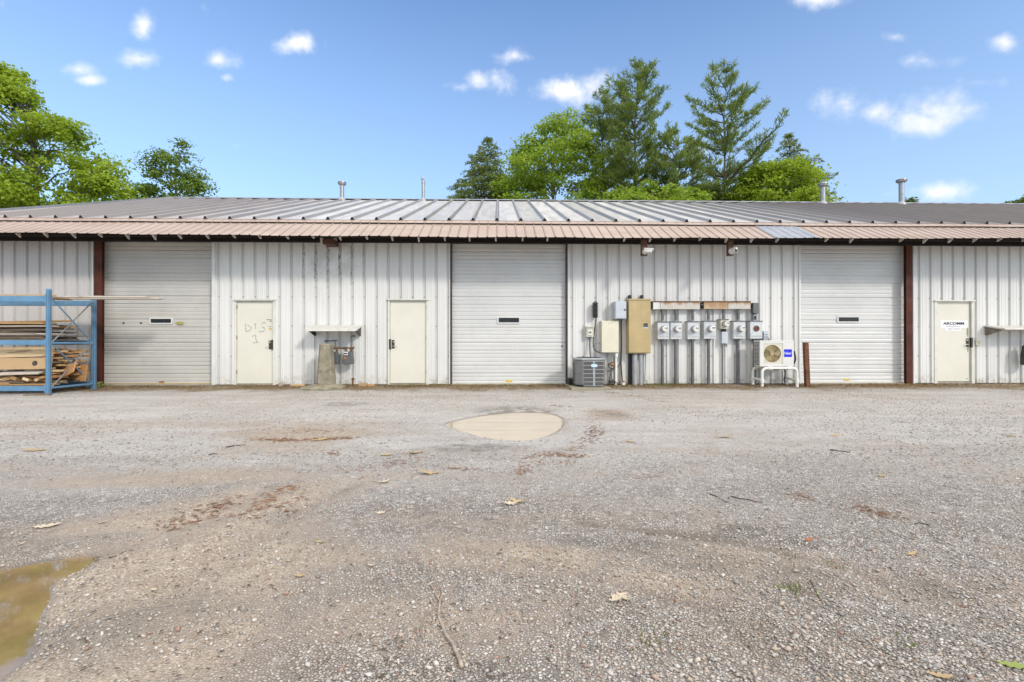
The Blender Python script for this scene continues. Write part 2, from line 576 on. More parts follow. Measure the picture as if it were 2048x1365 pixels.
prof = roof_profile(RX0, RX1, .61, rib0, .055, .016, .068)
mb = MB()
for (ya, za, yb, zb, nn) in ((EY, EZ, RY, RZ, NRM), (BY, BZ, RY, RZ, Vector((0, -NRM.y, NRM.z)))):
    vs, fs = [], []
    for (x, h) in prof:
        xl = x - 1.15 if (x == prof[0][0] and ya == EY) else x
        vs += [Vector((xl, ya, za)) + nn * h, Vector((x, yb, zb)) + nn * h]
    for i in range(len(prof) - 1):
        fs.append((2 * i, 2 * i + 2, 2 * i + 3, 2 * i + 1) if ya == EY else (2 * i, 2 * i + 1, 2 * i + 3, 2 * i + 2))
    mb.add(vs, fs)
roof = mb.build("roof", M['roof'], bld, fix=False)
mb = MB()
x, h = RX0, .07
cap = [Vector((0, RY - .16, RZ + .066 - .16 * SL.z / SL.y)), Vector((0, RY, RZ + .075)), Vector((0, RY + .16, RZ + .066 - .16 * SL.z / SL.y)),
       Vector((0, RY + .16, RZ + .05 - .16 * SL.z / SL.y)), Vector((0, RY, RZ + .06)), Vector((0, RY - .16, RZ + .05 - .16 * SL.z / SL.y))]
mb.prism([p + Vector((RX0 - .02, 0, 0)) for p in cap], (RX1 - RX0, 0, 0))
mb.build("ridge_cap", M['galv'], roof)
for (x, h) in [p for p in prof if p[1] > 0][::2]:
    mb = MB()
    c = x + .018
    b0 = Vector((c, EY + .012, EZ + .003))
    mb.prism([b0 + Vector((-.052, 0, 0)), b0 + Vector((.052, 0, 0)), b0 + Vector((.017, 0, 0)) + NRM * .056, b0 + Vector((-.017, 0, 0)) + NRM * .056], (0, .02, .004))
    mb.build("rib_closure", M['black'], roof, fix=False)
mb = MB()
a0, a1 = Vector((RX0 - 1.15, EY, EZ)), Vector((RX0, RY, RZ))
mb.prism([a0, a1, a1 + Vector((0, 0, .07)), a0 + Vector((0, 0, .07))], (-.04, 0, 0))
mb.build("rake_trim", M['galv'], roof)
mb = MB()
mb.prism([Vector((WALL_L + .005, W + .06, ZT)), Vector((WALL_L + .005, 26.9, ZT)), Vector((WALL_L + .005, RY, RZ - .03))], (.02, 0, 0))
mb.build("wall", M['wall_tan'], bld)
mb = MB()
mb.prism([Vector((23.985, W + .06, ZT)), Vector((23.985, 26.9, ZT)), Vector((23.985, RY, RZ - .03))], (.02, 0, 0))
mb.build("wall", M['wall_tan'], bld)

# awning --------------------------------------------------------------------
AY0, AY1 = 12.33, 11.40
AZ0 = at(997, 450.0, AY0).z
AZ1 = at(997, 474.5, AY1).z


def az1(x):
    return AZ1 + .05 * min(1.0, (abs(x - .5) / 12.5)) ** 2 + .006 * math.sin(x * 1.7) + .004 * math.sin(x * 4.1 + 1)


ASL = Vector((0, AY1 - AY0, AZ1 - AZ0)).normalized()
AN = Vector((0, ASL.z, -ASL.y))
arib = at(1013, 460, 11.9).x
p_a, p_b = X(1527, 11.9), X(1613, 11.9)
for (x0, x1, mt, lb) in ((WALL_L - .3, p_a, M['awning'], None), (p_a, p_b, M['awning_grey'], "grey replacement sheet in the pink awning"), (p_b, 24.5, M['awning'], None)):
    pr = roof_profile(x0, x1, .2286, arib, .022, .009, .017)
    mb = MB()
    vs, fs = [], []
    S = 4
    for (x, h) in pr:
        for k in range(S + 1):
            t = k / S
            vs.append(Vector((x, AY0 + (AY1 - AY0) * t, AZ0 + (az1(x) - AZ0) * t)) + AN * (h + (.012 if mt is M['awning_grey'] else 0)))
    for i in range(len(pr) - 1):
        for k in range(S):
            a = i * (S + 1) + k
            fs.append((a, a + 1, a + S + 2, a + S + 1))
    mb.add(vs, fs)
    o = mb.build("awning_sheet", mt, bld, fix=False)
    md = o.modifiers.new("thickness", 'SOLIDIFY')
    md.thickness = .003
    if lb: o["label"] = lb
mb = MB()
f0 = at(997, 440.5, EY + .02)
f1 = at(997, 446.6, AY0 - .03)
N_ = 60
vs, fs = [], []
for k in range(N_ + 1):
    x = WALL_L - .3 + (24.5 - WALL_L + .3) * k / N_
    j = random.uniform(-.006, .006)
    vs += [(x, EY + .03, f0.z - .012), (x, AY0 + .01, f1.z + .02 + j), (x, AY0 - .03, f1.z + j), (x, AY0 - .03, f1.z - .012 + j)]
for k in range(N_):
    for q in range(3):
        fs.append((4 * k + q, 4 * k + q + 1, 4 * k + q + 5, 4 * k + q + 4))
o = mb.add(vs, fs).build("flashing", M['awning'], bld, fix=False)
MB().box(WALL_L - .2, 24.3, AY0 + .004, AY0 + .02, AZ0 - .05, f1.z + .012).build("gap_shade_strip", M['black'], bld)  # black strip added as the shade inside the gap under the flashing
# dark header beam, ledger and rafters under the awning
mb = MB()
mb.box(WALL_L - .2, 24.2, 12.34, 12.46, Z(486, 12.34), AZ0 - .06)
mb.build("header_beam", M['darkwood'], bld)
mb = MB()
mb.box(WALL_L - .2, 24.2, 11.55, 11.59, AZ1 - .0 - .06 + .06, AZ1 + .075)
mb.build("purlin", M['darkwood'], bld)
x_r = X(623.4, 11.45)
k = -16
xs_r = []
while x_r + k * .61 < 15.5:
    if x_r + k * .61 > WALL_L - .2: xs_r.append(x_r + k * .61)
    k += 1
for x in xs_r:
    x += random.uniform(-.02, .02)
    zz = az1(x) - AZ1
    sl = (AZ0 - AZ1) / (AY0 - AY1)

    def zt(y): return AZ1 + zz * (AY0 - y) / (AY0 - AY1) + sl * (y - AY1) - .012
    d = random.uniform(.085, .105)
    poly = [Vector((x, 12.33, zt(12.33))), Vector((x, 11.56, zt(11.56))), Vector((x, 11.56, zt(11.56) - d)), Vector((x, 12.33, zt(12.33) - d - .13))]
    r = MB().prism(poly, (.038, 0, 0)).build("rafter", M['darkwood'], bld)
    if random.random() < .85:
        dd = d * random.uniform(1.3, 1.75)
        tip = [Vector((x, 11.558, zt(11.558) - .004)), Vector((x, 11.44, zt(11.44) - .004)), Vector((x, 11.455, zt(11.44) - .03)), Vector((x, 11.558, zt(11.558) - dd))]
        MB().prism(tip, (.036, 0, 0)).build("sunlit_rafter_tip", M['tipwood'], r)  # pale end piece paints in the sunlight on the rafter end
# boxed bracket with pale posts over the hood
mb = MB()
mb.pbox(645, 478, 666, 488, 11.9, 12.33)
mb.build("bracket_box", M['brownwood'], bld)
for (a, b_) in ((640.5, 646), (666.5, 673)):
    MB().pbox(a, 474, b_, 492, 12.28, 12.335).build("bracket_post", M['frame'], bld)

# overhead doors --------------------------------------------------------------
DY = W + .12
z_first = Z(503.2, DY)
PER = (Z(503.2, DY) - Z(728, DY)) / 5 * 1.0
PER = (Z(430 + 270 / 3.688, DY) - Z(430 + 1114 / 3.688, DY)) / 5


def door_y(z):
    u = ((z_first - z) / PER) % 1.0
    for c, dep, hw in ((0.0, .022, .020), (1.0, .022, .020), (.337, .020, .018), (.17, .007, .014), (.5, .008, .016), (.66, .008, .016), (.83, .008, .016)):
        dd = abs(u - c) * PER
        if dd < hw: return dep * (1 - (dd / hw)) ** .6
    return 0.0


def overhead_door(px0, px1, mt, win, extra):
    mb = MB()
    x0, x1 = X(px0, DY), X(px1, DY)
    z0, z1 = .042, Z(486, DY) + .1
    zs = [z0 + (z1 - z0) * k / 420 for k in range(421)]
    vs, fs = [], []
    for z in zs:
        y = DY + door_y(z)
        vs += [(x0, y, z), (x1, y, z)]
    for i in range(len(zs) - 1):
        fs.append((2 * i, 2 * i + 1, 2 * i + 3, 2 * i + 2))
    d = mb.add(vs, fs).build("overhead_door", mt, bld, fix=False)
    wx0, wy0, wx1, wy1 = win
    a, b_ = at(wx0, wy0, DY - .02), at(wx1, wy1, DY - .02)
    # rounded frame
    def rr(x0, x1, z0, z1, r, n=5):
        out = []
        for (cx, cz, t0) in ((x1 - r, z1 - r, 0), (x0 + r, z1 - r, 90), (x0 + r, z0 + r, 180), (x1 - r, z0 + r, 270)):
            for k in range(n + 1):
                t = R(t0 + 90 * k / n)
                out.append((cx + r * math.cos(t), cz + r * math.sin(t)))
        return out
    o1 = rr(a.x, b_.x, b_.z, a.z, .045)
    i1 = rr(a.x + .036, b_.x - .036, b_.z + .034, a.z - .034, .02)
    n = len(o1)
    f = MB()
    f.add([(x, DY - .022, z) for x, z in o1] + [(x, DY - .022, z) for x, z in i1] + [(x, DY + .02, z) for x, z in o1] + [(x, DY + .0, z) for x, z in i1],
          [(k, (k + 1) % n, n + (k + 1) % n, n + k) for k in range(n)] + [(k, (k + 1) % n, 2 * n + (k + 1) % n, 2 * n + k) for k in range(n)] + [(n + k, n + (k + 1) % n, 3 * n + (k + 1) % n, 3 * n + k) for k in range(n)])
    f.build("window_frame", M['white'], d)
    MB().prism([(x, DY - .008, z) for x, z in i1], (0, .006, 0)).build("window_pane", M['glass'], d)
    MB().box(x0, x1, DY - .012, DY + .012, .043, .075).build("weather_strip", M['tan'] if mt is M['odoor_old'] else M['frame'], d)
    for (e0, f0, e1, f1, nm, mm) in extra:
        MB().pbox(e0, f0, e1, f1, DY - .012, DY + .004).build(nm, mm, d)
    return d


od = overhead_door(200, 428, M['odoor_old'], (298, 635.5, 345, 649), [(245, 645, 248, 648, "lock_hole", M['black']), (280, 645, 283, 648, "lock_hole", M['black']), (318, 763, 328, 766, "sticker", M['copper'])])
od["label"] = "yellowed overhead door beside the blue rack"
# frayed yellow pull strap tied at the lock
t = MB()
for k in range(7):
    p0 = at(352 + random.uniform(-1, 1), 646.5 + random.uniform(-1, 1), DY - .03)
    p1 = at(364 + random.uniform(-3, 5), 646 + random.uniform(-2.5, 4), DY - .03)
    t.tube([p0, (p0 + p1) / 2 + Vector((0, -.02, random.uniform(-.01, .01))), p1], .006, 5)
t.build("pull_strap", paint("green_yellow_strap", (.42, .38, .03), .8, var=.3, scale=40), od)
overhead_door(902, 1134, M['odoor'], (994.5, 633.5, 1041, 648), [(1123, 691, 1125.5, 694, "lock_hole", M['bronze']), (1012, 761, 1024, 764.5, "sticker", M['yellow'])])
overhead_door(1599, 1817, M['odoor'], (1674.5, 632.5, 1720.5, 646), [(1689, 758, 1699, 761, "sticker", M['yellow'])])

# jambs, heads and red columns
def jamb(px0, px1, mt, ya, yb, z1, nm="door_jamb", lab=None):
    o = MB().box(X(px0), X(px1), ya, yb, .03, z1).build(nm, mt, bld, bevel=.004)
    if lab: o["label"] = lab


zh = Z(486.3)
jamb(424.5, 431.2, M['trim'], W - .03, DY + .03, ZT - .2)
jamb(898.5, 900.3, M['trim'], W - .02, W + .06, zh + .03)
jamb(900.4, 903.6, M['darkframe'], W - .004, DY + .03, zh)
jamb(1132.2, 1135.2, M['darkframe'], W - .004, DY + .03, zh)
jamb(1135.3, 1137.0, M['trim'], W - .02, W + .06, zh + .03)
jamb(1597, 1600.8, M['trim'], W - .03, DY + .03, zh + .03)
MB().box(X(898.5), X(1137), W - .022, W + .02, zh + .031, zh + .055).build("door_head", M['trim'], bld)
MB().box(X(903.7), X(1132.1), W - .006, DY - .03, zh - .01, zh + .03).build("door_head", M['darkframe'], bld)
MB().box(X(206), X(424.4), W - .02, DY - .03, zh - .0, zh + .02).build("door_head", M['trim'], bld)
MB().box(X(1601), X(1812), W - .02, DY - .03, zh - .0, zh + .02).build("door_head", M['redsteel'], bld)
jamb(184.5, 187.4, M['trim'], W - .02, W + .06, ZT - .2)
jamb(1825.4, 1828.6, M['trim'], W - .02, W + .06, ZT - .2)


def column(px0, px1, lab):
    x0, x1 = X(px0, 12.40), X(px1, 12.40)
    mb = MB()
    y0, y1, t = 12.40, 12.485, .014
    mb.box(x0, x1, y0, y0 + t, 0, ZT - .2)
    mb.box((x0 + x1) / 2 - .006, (x0 + x1) / 2 + .006, y0 + t, y1 - t, 0, ZT - .2)
    mb.box(x0, x1, y1 - t, y1, 0, ZT - .2)
    mb.box(x0 - .01, x1 + .01, y0 - .01, y1, -.02, .03)
    o = mb.build("column", M['redsteel'], bld)
    o["label"] = lab


column(187.6, 203.5, "red oxide steel column by the rack")
column(1812.6, 1825.2, "red oxide steel column by the signed door")

# ------------------------------------------------------------------ man doors
def man_door(px0, px1, pyt, pyb, hinge_left, lab, fx):
    Yd = W + .035
    d = MB().pbox(px0, pyt, px1, pyb, Yd, Yd + .045).build("door", M['cream'], bld, bevel=.003)
    d["label"] = lab
    f = MB()
    a, b_ = X(fx[0]), X(fx[1])
    zt = Z(fx[2])
    da, db = X(px0, Yd) - .006, X(px1, Yd) + .006
    zd = at(px0, pyt, Yd).z + .006
    f.box(a, da, W - .012, W + .09, .02, zt - .03)
    f.box(db, b_, W - .012, W + .09, .02, zt - .03)
    f.box(da, db, W - .012, W + .09, zd, zt - .031)
    f.box(a - .01, b_ + .01, W - .05, W + .03, zt - .03, zt)
    f.build("door_frame", M['frame'], d, bevel=.003)
    MB().box(da, db, W - .02, W + .09, .0, at(px0, pyb, Yd).z - .012).build("threshold", M['slab'], d)
    MB().box(da, db, Yd + .05, Yd + .06, .0, zd).build("door_stop", M['black'], d)
    hx = da + .0 if hinge_left else db - .0
    for zz in (.33, 1.2, 1.98):
        MB().lathe([(.012, -.05), (.012, .05)], (hx, Yd - .008, zz + .03), 'Z', 8).build("hinge", M['bronze'], d)
    return d, Yd


d1, Yd = man_door(474.5, 546.5, 604, 767.5, True, "cream steel door with faded handwriting and stickers", (469.5, 551.5, 600.5))


def lockset(d, px, py, Yd, left, grime=False):
    s = 1 if left else -1
    a = at(px, py, Yd)
    MB().box(a.x - .035, a.x + .035, Yd - .006, Yd - .001, a.z - .11, a.z + .11).build("lock_plate", M['bronze'], d, bevel=.002)
    MB().lathe([(.026, 0), (.026, -.018), (.016, -.026)], (a.x + s * .012, Yd - .006, a.z + .06), 'Y', 14).build("lock_cylinder", M['chrome'], d)
    MB().tube([(a.x, Yd - .006, a.z - .05), (a.x, Yd - .05, a.z - .05), (a.x + s * .10, Yd - .052, a.z - .055)], .009, 8).build("handle", M['chrome'], d)
    e = at(px - s * 6, py, Yd)
    MB().box(e.x - .025, e.x + .022, W - .016, Yd + .003, a.z - .13, a.z + .13).build("strike_guard", M['bronze'], d, bevel=.002)
    return a


lockset(d1, 540.5, 690, Yd, False)


def stroke(mb, pts, Y, w):
    for (p, q) in zip(pts[:-1], pts[1:]):
        a, b_ = at(*p, Y), at(*q, Y)
        d = (b_ - a).normalized()
        n = Vector((-d.z, 0, d.x)) * w / 2
        mb.prism([a - n, b_ - n, b_ + n, a + n], (0, -.0012, 0))


hw = MB()
c6 = lambda x, y: (440 + x / 6.829, 580 + y / 6.829)
for st in ([(345, 462), (350, 500)], [(350, 512), (357, 575)], [(372, 478), (402, 497)], [(405, 500), (432, 524)], [(428, 530), (404, 556)], [(398, 560), (370, 574)],
           [(468, 467), (494, 467)], [(483, 474), (486, 536)], [(622, 462), (598, 440)], [(590, 446), (575, 470)], [(572, 508), (603, 516)], [(605, 520), (612, 545)], [(608, 552), (590, 572)], [(588, 575), (532, 572)],
           [(440, 640), (470, 620)], [(475, 615), (492, 625)], [(487, 630), (490, 670)], [(491, 674), (497, 712)], [(446, 718), (480, 728)], [(484, 722), (528, 714)]):
    if st[0] in ((468, 467), (622, 462), (440, 640)):      # next character
        hw.build("handwritten_letter", M['marker'], d1)
        hw = MB()
    stroke(hw, [c6(*p) for p in st], Yd - .0015, .019)
hw.build("handwritten_letter", M['marker'], d1)
for (x0, y0, x1, y1, mm) in ((533.5, 639.3, 538, 640.6, 'ink'), (538.6, 639.6, 543, 640.8, 'ink'), (539.5, 642.4, 543, 643.8, 'ink'), (538, 653, 541.5, 654, 'ink'), (537.8, 656.3, 544, 659.2, 'yellow'), (538.5, 661, 542.3, 661.8, 'greyink')):
    MB().pbox(x0, y0, x1, y1, Yd - .0025, Yd - .0005).build("sticker", M[mm], d1)

d2, Yd2 = man_door(780.5, 852.5, 603, 766.5, False, "cream steel door without marks, between the gas meters and the centre overhead door", (775.5, 857.5, 599))
lockset(d2, 786.5, 689, Yd2, True)
d3, Yd3 = man_door(1872.5, 1939.5, 602, 763, True, "cream steel door with a grimy lock under the black lettered sign", (1868, 1948, 599))
a = lockset(d3, 1934.5, 685.5, Yd3, False)
# hand grime above and below the lock: thin smears on the door skin
for (zc, hh, ww) in ((.27, .15, .05), (-.17, .10, .032)):
    g = MB()
    pts = []
    for k in range(20):
        t = 2 * math.pi * k / 20
        pts.append(Vector((a.x + .022 + ww * math.cos(t) * random.uniform(.75, 1) * (1 if math.cos(t) < 0 else .25), Yd3 - .0006, a.z + zc + hh * math.sin(t) * random.uniform(.8, 1))))
    g.prism(pts, (0, -.0006, 0))
    g.build("grime_smear", M['smudge'], d3)
MB().pbox(1932, 757, 1936, 758.6, Yd3 - .003, Yd3).build("sticker", M['greyink'], d3)


def text_obj(name, s, width, height, c, Y, mt, parent, bold=0.0, shear=0.0):
    cu = bpy.data.curves.new(name, 'FONT')
    cu.body = s
    cu.align_x, cu.align_y = 'CENTER', 'CENTER'
    cu.extrude = .002
    cu.offset = bold
    cu.shear = shear
    tmp = bpy.data.objects.new(name, cu)
    COL.objects.link(tmp)
    me = bpy.data.meshes.new_from_object(tmp.evaluated_get(bpy.context.evaluated_depsgraph_get()))
    bpy.data.objects.remove(tmp)
    co = np.zeros(len(me.vertices) * 3, dtype=np.float32)
    me.vertices.foreach_get("co", co)
    co = co.reshape(-1, 3)
    lo, hi = co.min(0), co.max(0)
    sx, sy = width / (hi[0] - lo[0]), height / (hi[1] - lo[1])
    out = np.stack([c.x + (co[:, 0] - (lo[0] + hi[0]) / 2) * sx, Y - co[:, 2] * .5, c.z + (co[:, 1] - (lo[1] + hi[1]) / 2) * sy], 1)
    me.vertices.foreach_set("co", out.astype(np.float32).ravel())
    me.update()
    me.materials.clear()
    me.materials.append(mt)
    me.name = name
    o = bpy.data.objects.new(name, me)
    COL.objects.link(o)
    o.parent = parent
    if parent.type == 'EMPTY':
        o.matrix_parent_inverse = Matrix.Translation(-Vector(parent.location))
    return o


def dashes(px0, px1, py, Y, h, gaps):
    mb = MB()
    x = px0
    while x < px1:
        w = random.uniform(.5, 1.0)
        if not any(a <= x <= b for a, b in gaps):
            mb.pbox(x, py - h * random.uniform(.35, .5), x + w, py + h * random.uniform(.35, .5), Y - .001, Y)
        x += w + .35
    return mb


c = at(1908, 650, Yd3)
s1 = thing("door_sign", "white sign with bold black lettering on the cream door", "sign", c, None)
MB().pbox(1880.5, 641.5, 1935.5, 656.5, Yd3 - .006, Yd3 - .001).build("board", M['sign'], s1, bevel=.001)
p = at(1907.3, 647.4, Yd3 - .007)
pw = at(1928.3, 647, Yd3).x - at(1886.5, 647, Yd3).x
text_obj("lettering", "ARCOMM", pw, .074, p, Yd3 - .007, M['ink'], s1, bold=.034)
dashes(1892.5, 1921, 653.2, Yd3 - .0062, 1.6, [(1914.5, 1916.5)]).build("small_lettering", M['greyink'], s1)
s2 = thing("door_sign", "small white plate with a line of grey print under the bold black lettered sign", "sign", at(1906, 659.5, Yd3), None)
MB().pbox(1889, 656.8, 1922, 662.3, Yd3 - .005, Yd3 - .001).build("board", M['sign'], s2)
dashes(1896, 1919, 658.6, Yd3 - .0052, 1.7, [(1904, 1906)]).build("small_lettering", M['greyink'], s2)
sw = thing("doorbell_box", "small cream switch box on the wall right of the signed door", "switch box", at(1957, 686, W))
MB().pbox(1953, 679, 1961, 691, W - .04, W - .001).build("cover", M['creambox'], sw, bevel=.006)
MB().pbox(1956.6, 682, 1960, 687.5, W - .05, W - .04).build("button", M['beige'], sw, bevel=.003)
# ------------------------------------------------------------------ terrain height
def poly_world(px_list): return [tuple(gpt(p[0], p[1], -.022)[:2]) for p in px_list]


P1 = poly_world([(893, 849), (930, 838.5), (980, 830), (1030, 825.5), (1080, 826), (1112, 831), (1127, 842), (1123, 854), (1110, 864), (1083, 876), (1042, 883), (1000, 880), (960, 873), (920, 860)])
P2 = poly_world([(-260, 1190), (0, 1141), (60, 1127), (110, 1118), (165, 1114), (158, 1128), (143, 1146), (120, 1168), (100, 1198), (83, 1228), (80, 1258), (84, 1280), (62, 1312), (20, 1345), (-60, 1400), (-330, 1480), (-520, 1380)])
P3 = poly_world([(1190, 832), (1205, 830), (1222, 830), (1212, 833.5), (1198, 834)])


def smooth_poly(p, n=5):
    out = []
    m = len(p)
    for i in range(m):
        p0, p1, p2, p3 = [Vector(p[(i + k) % m]) for k in (-1, 0, 1, 2)]
        for k in range(n):
            t = k / n
            q = .5 * ((2 * p1) + (p2 - p0) * t + (2 * p0 - 5 * p1 + 4 * p2 - p3) * t * t + (3 * p1 - p0 - 3 * p2 + p3) * t ** 3)
            j = noise.noise(Vector((q.x * 5, q.y * 5, 3))) * .025
            out.append((q.x + j, q.y + j * .7))
    return out


P1, P2, P3 = smooth_poly(P1), smooth_poly(P2), smooth_poly(P3, 3)
PUD = [P1, P2, P3]
WATER = -.026


def sdf_poly(px, py, poly):
    """Signed distance (negative inside) of arrays px, py to a closed polygon."""
    d = np.full(px.shape, 1e9)
    inside = np.zeros(px.shape, bool)
    n = len(poly)
    for i in range(n):
        ax, ay = poly[i]
        bx, by = poly[(i + 1) % n]
        ex, ey = bx - ax, by - ay
        t = np.clip(((px - ax) * ex + (py - ay) * ey) / (ex * ex + ey * ey), 0, 1)
        d = np.minimum(d, np.hypot(px - ax - t * ex, py - ay - t * ey))
        c = ((ay > py) != (by > py)) & (px < (bx - ax) * (py - ay) / ((by - ay) if by != ay else 1e-9) + ax)
        inside ^= c
    return np.where(inside, -d, d)


def fnoise(x, y, s, seed):
    return np.array([noise.noise(Vector((a * s + seed, b * s - seed, seed * .7))) for a, b in zip(np.ravel(x), np.ravel(y))]).reshape(np.shape(x))


RUTS = [([tuple(gpt(*p)[:2]) for p in ln], wd) for ln, wd in (
    ([(175, 1118), (300, 1075), (430, 1025), (520, 985), (590, 955), (640, 925)], .11),
    ([(330, 1195), (430, 1120), (540, 1055), (640, 1000), (720, 965)], .10),
    ([(1150, 1040), (1450, 1075), (1700, 1130), (1900, 1230)], .10), ([(900, 1090), (1150, 1140), (1400, 1210), (1560, 1330)], .09))]


def height(x, y):
    x, y = np.asarray(x, float), np.asarray(y, float)
    near = np.clip((16 - np.hypot(x * .8, y)) / 8, 0, 1)
    h = (fnoise(x, y, .45, 3.1) * .012 + fnoise(x, y, 1.7, 9.2) * .006 + fnoise(x, y, 6.0, 5.5) * .0035 + fnoise(x, y, 15.0, 2.2) * .002) * near
    for p, dep, wd in ((P1, .055, .13), (P2, .055, .10), (P3, .045, .08)):
        s = sdf_poly(x, y, p)
        t = np.clip((wd - s) / (2 * wd), 0, 1)
        t = t * t * (3 - 2 * t)
        h = h * (1 - .7 * t) - dep * t
    for (line, wd) in RUTS:
        d = np.full(x.shape, 1e9)
        for (ax, ay), (bx, by) in zip(line[:-1], line[1:]):
            ex, ey = bx - ax, by - ay
            t = np.clip(((x - ax) * ex + (y - ay) * ey) / (ex * ex + ey * ey), 0, 1)
            d = np.minimum(d, np.hypot(x - ax - t * ex, y - ay - t * ey))
        h = h - .020 * np.exp(-(d / wd) ** 2) + .013 * np.exp(-((d - 2.1 * wd) / (.8 * wd)) ** 2)
    k = np.clip((y - 11.9) / .5, 0, 1) * np.clip((12.9 - y) / .3, 0, 1)
    return h + .022 * k


def gz(x, y): return float(height(np.array([x]), np.array([y]))[0])


# ------------------------------------------------------------------ roof vents
def vent(px, ytop, ybase, wpx, kind, label):
    Yv = RY - .38
    b = at(px, ybase, Yv)
    zr = EZ + (Yv - EY) * (RZ - EZ) / (RY - EY)
    t = at(px, ytop, Yv)
    v = thing("vent_pipe", label, "vent pipe", (b.x, Yv, zr))
    r = wpx / 2 * Yv / F
    H = t.z
    MB().lathe([(r, zr - .1), (r, H - .12)], (b.x, Yv, 0), 'Z', 20).build("pipe", M['galv'], v, smooth='auto')
    MB().lathe([(r * 1.9, zr - .09), (r * 1.75, zr + .03), (r * 1.08, zr + .12)], (b.x, Yv, 0), 'Z', 20).build("base_collar", M['pipegal'], v, smooth='auto')
    if kind == 'cap':
        MB().lathe([(r * 1.15, H - .15), (r * 2.0, H - .10), (r * 2.0, H - .07), (r * 1.2, H - .065)], (b.x, Yv, 0), 'Z', 20).build("collar", M['galv'], v, smooth='auto')
        MB().lathe([(r * 1.2, H - .066), (r * 1.2, H - .045), (r * 2.05, H - .045), (r * 2.0, H - .02), (r * 1.0, H + .02), (.01, H + .03)], (b.x, Yv, 0), 'Z', 20).build("cap", M['galv'], v, smooth='auto')
    else:
        MB().lathe([(r * 1.15, H - .26), (r * 1.15, H - .21), (r * .5, H - .18), (r * .35, H - .1)], (b.x, Yv, 0), 'Z', 16).build("collar", M['galv'], v, smooth='auto')
        MB().lathe([(r * .4, H - .13), (r * .95, H - .09), (r * 1.0, H - .05), (r * .8, H - .005), (r * .2, H + .02)], (b.x - r * .4, Yv, 0), 'Z', 12).build("cap", M['pipegal'], v, smooth='auto')


vent(684, 364, 404.5, 8, 'cap', "grey roof vent with a flat cap, left of the thinner pipe with a small knob")
vent(846.5, 355, 404.5, 6.5, 'knob', "thin grey roof pipe topped by a small knob")
vent(1646, 367, 407.5, 9, 'cap', "short capped roof vent in front of the yellow green tree")
vent(1803, 359, 408, 9.5, 'cap', "tall capped roof vent standing alone against the sky")

# ------------------------------------------------------------------ meter hoods
def hood(px0, px1, py_back, py_front, Yf, brk, label, top_mat, side_mat, px_b0=None):
    a, b_ = at(px0, py_front, Yf), at(px1, py_front, Yf)
    zb = Z(py_back)
    t = thing("meter_hood", label, "shelf hood", ((a.x + b_.x) / 2, W, a.z))
    th = .035
    MB().prism([(a.x, Yf, a.z), (a.x, W - .004, zb), (a.x, W - .004, zb - th), (a.x, Yf, a.z - th)], (b_.x - a.x, 0, 0)).build("top_board", top_mat, t, bevel=.004)
    for x, mt in ((a.x + .035, side_mat[0]), (b_.x - .06, side_mat[1])):
        zz = a.z + (zb - a.z) * .3 - th - .003
        MB().prism([(x, Yf + .10, zz - .03), (x, W - .004, zb - th - .005), (x, W - .004, zb - th - brk), (x, W - .07, zb - th - brk)], (.025, 0, 0)).build("bracket", mt, t)
    MB().box(a.x + .065, b_.x - .065, W - .03, W - .006, zb - th - .1, zb - th - .006).build("back_rail", side_mat[0] if top_mat is M['plywood'] else M['hoodtop'], t)


hood(610.5, 712, 651, 660, 11.95, .24, "white peeling shelf hood over the two gas meters", M['hoodtop'], (M['black'], M['darkframe']))
hood(2010.5, 2125, 650.5, 657, 11.95, .22, "pale plywood shelf hood at the far right wall", M['hoodtop'], (M['plywood'], M['plywood']))

# ------------------------------------------------------------------ concrete post and gas meters
b0 = at(647, 772, 11.75)
cp = thing("concrete_post", "tapered rough concrete post in front of the gas meters", "bollard", (b0.x, 11.9, 0))
zt = at(647, 688, 11.75).z
mb = MB()
for (z, w, d) in ((-.05, .195, .17), (.3, .185, .165), (zt - .03, .13, .13), (zt, .12, .12)):
    pass
lv = [(-.05, .197, .18), (.32, .186, .17), (.36, .178, .165), (zt - .02, .134, .135), (zt, .12, .12)]
vs, fs = [], []
for i, (z, w, d) in enumerate(lv):
    for (sx, sy) in ((-1, -.7), (-.72, -1), (.72, -1), (1, -.7), (1, .7), (.72, 1), (-.72, 1), (-1, .7)):
        vs.append((b0.x + sx * w + random.uniform(-.006, .006), 11.94 + sy * d + random.uniform(-.006, .006), z))
for i in range(len(lv) - 1):
    for k in range(8):
        fs.append((i * 8 + k, i * 8 + (k + 1) % 8, (i + 1) * 8 + (k + 1) % 8, (i + 1) * 8 + k))
fs += [tuple(range(8)), tuple(32 + k for k in range(8))]
mb.add(vs, fs).build("shaft", M['concrete'], cp, bevel=.008)
vs = []
for (s, z) in ((1.0, -.05), (1.0, .045), (.68, .10)):
    for (dx, dy) in ((-.46, .05), (-.44, -.50), (-.12, -.72), (.28, -.70), (.47, -.3), (.44, .1)):
        vs.append((b0.x + dx * s, 11.95 + dy * s, z))
fs = [(i * 6 + k, i * 6 + (k + 1) % 6, (i + 1) * 6 + (k + 1) % 6, (i + 1) * 6 + k) for i in range(2) for k in range(6)] + [tuple(range(6)), tuple(12 + k for k in range(6))]
MB().add(vs, fs).build("footing", M['concrete'], cp, bevel=.01)

YG = 12.28


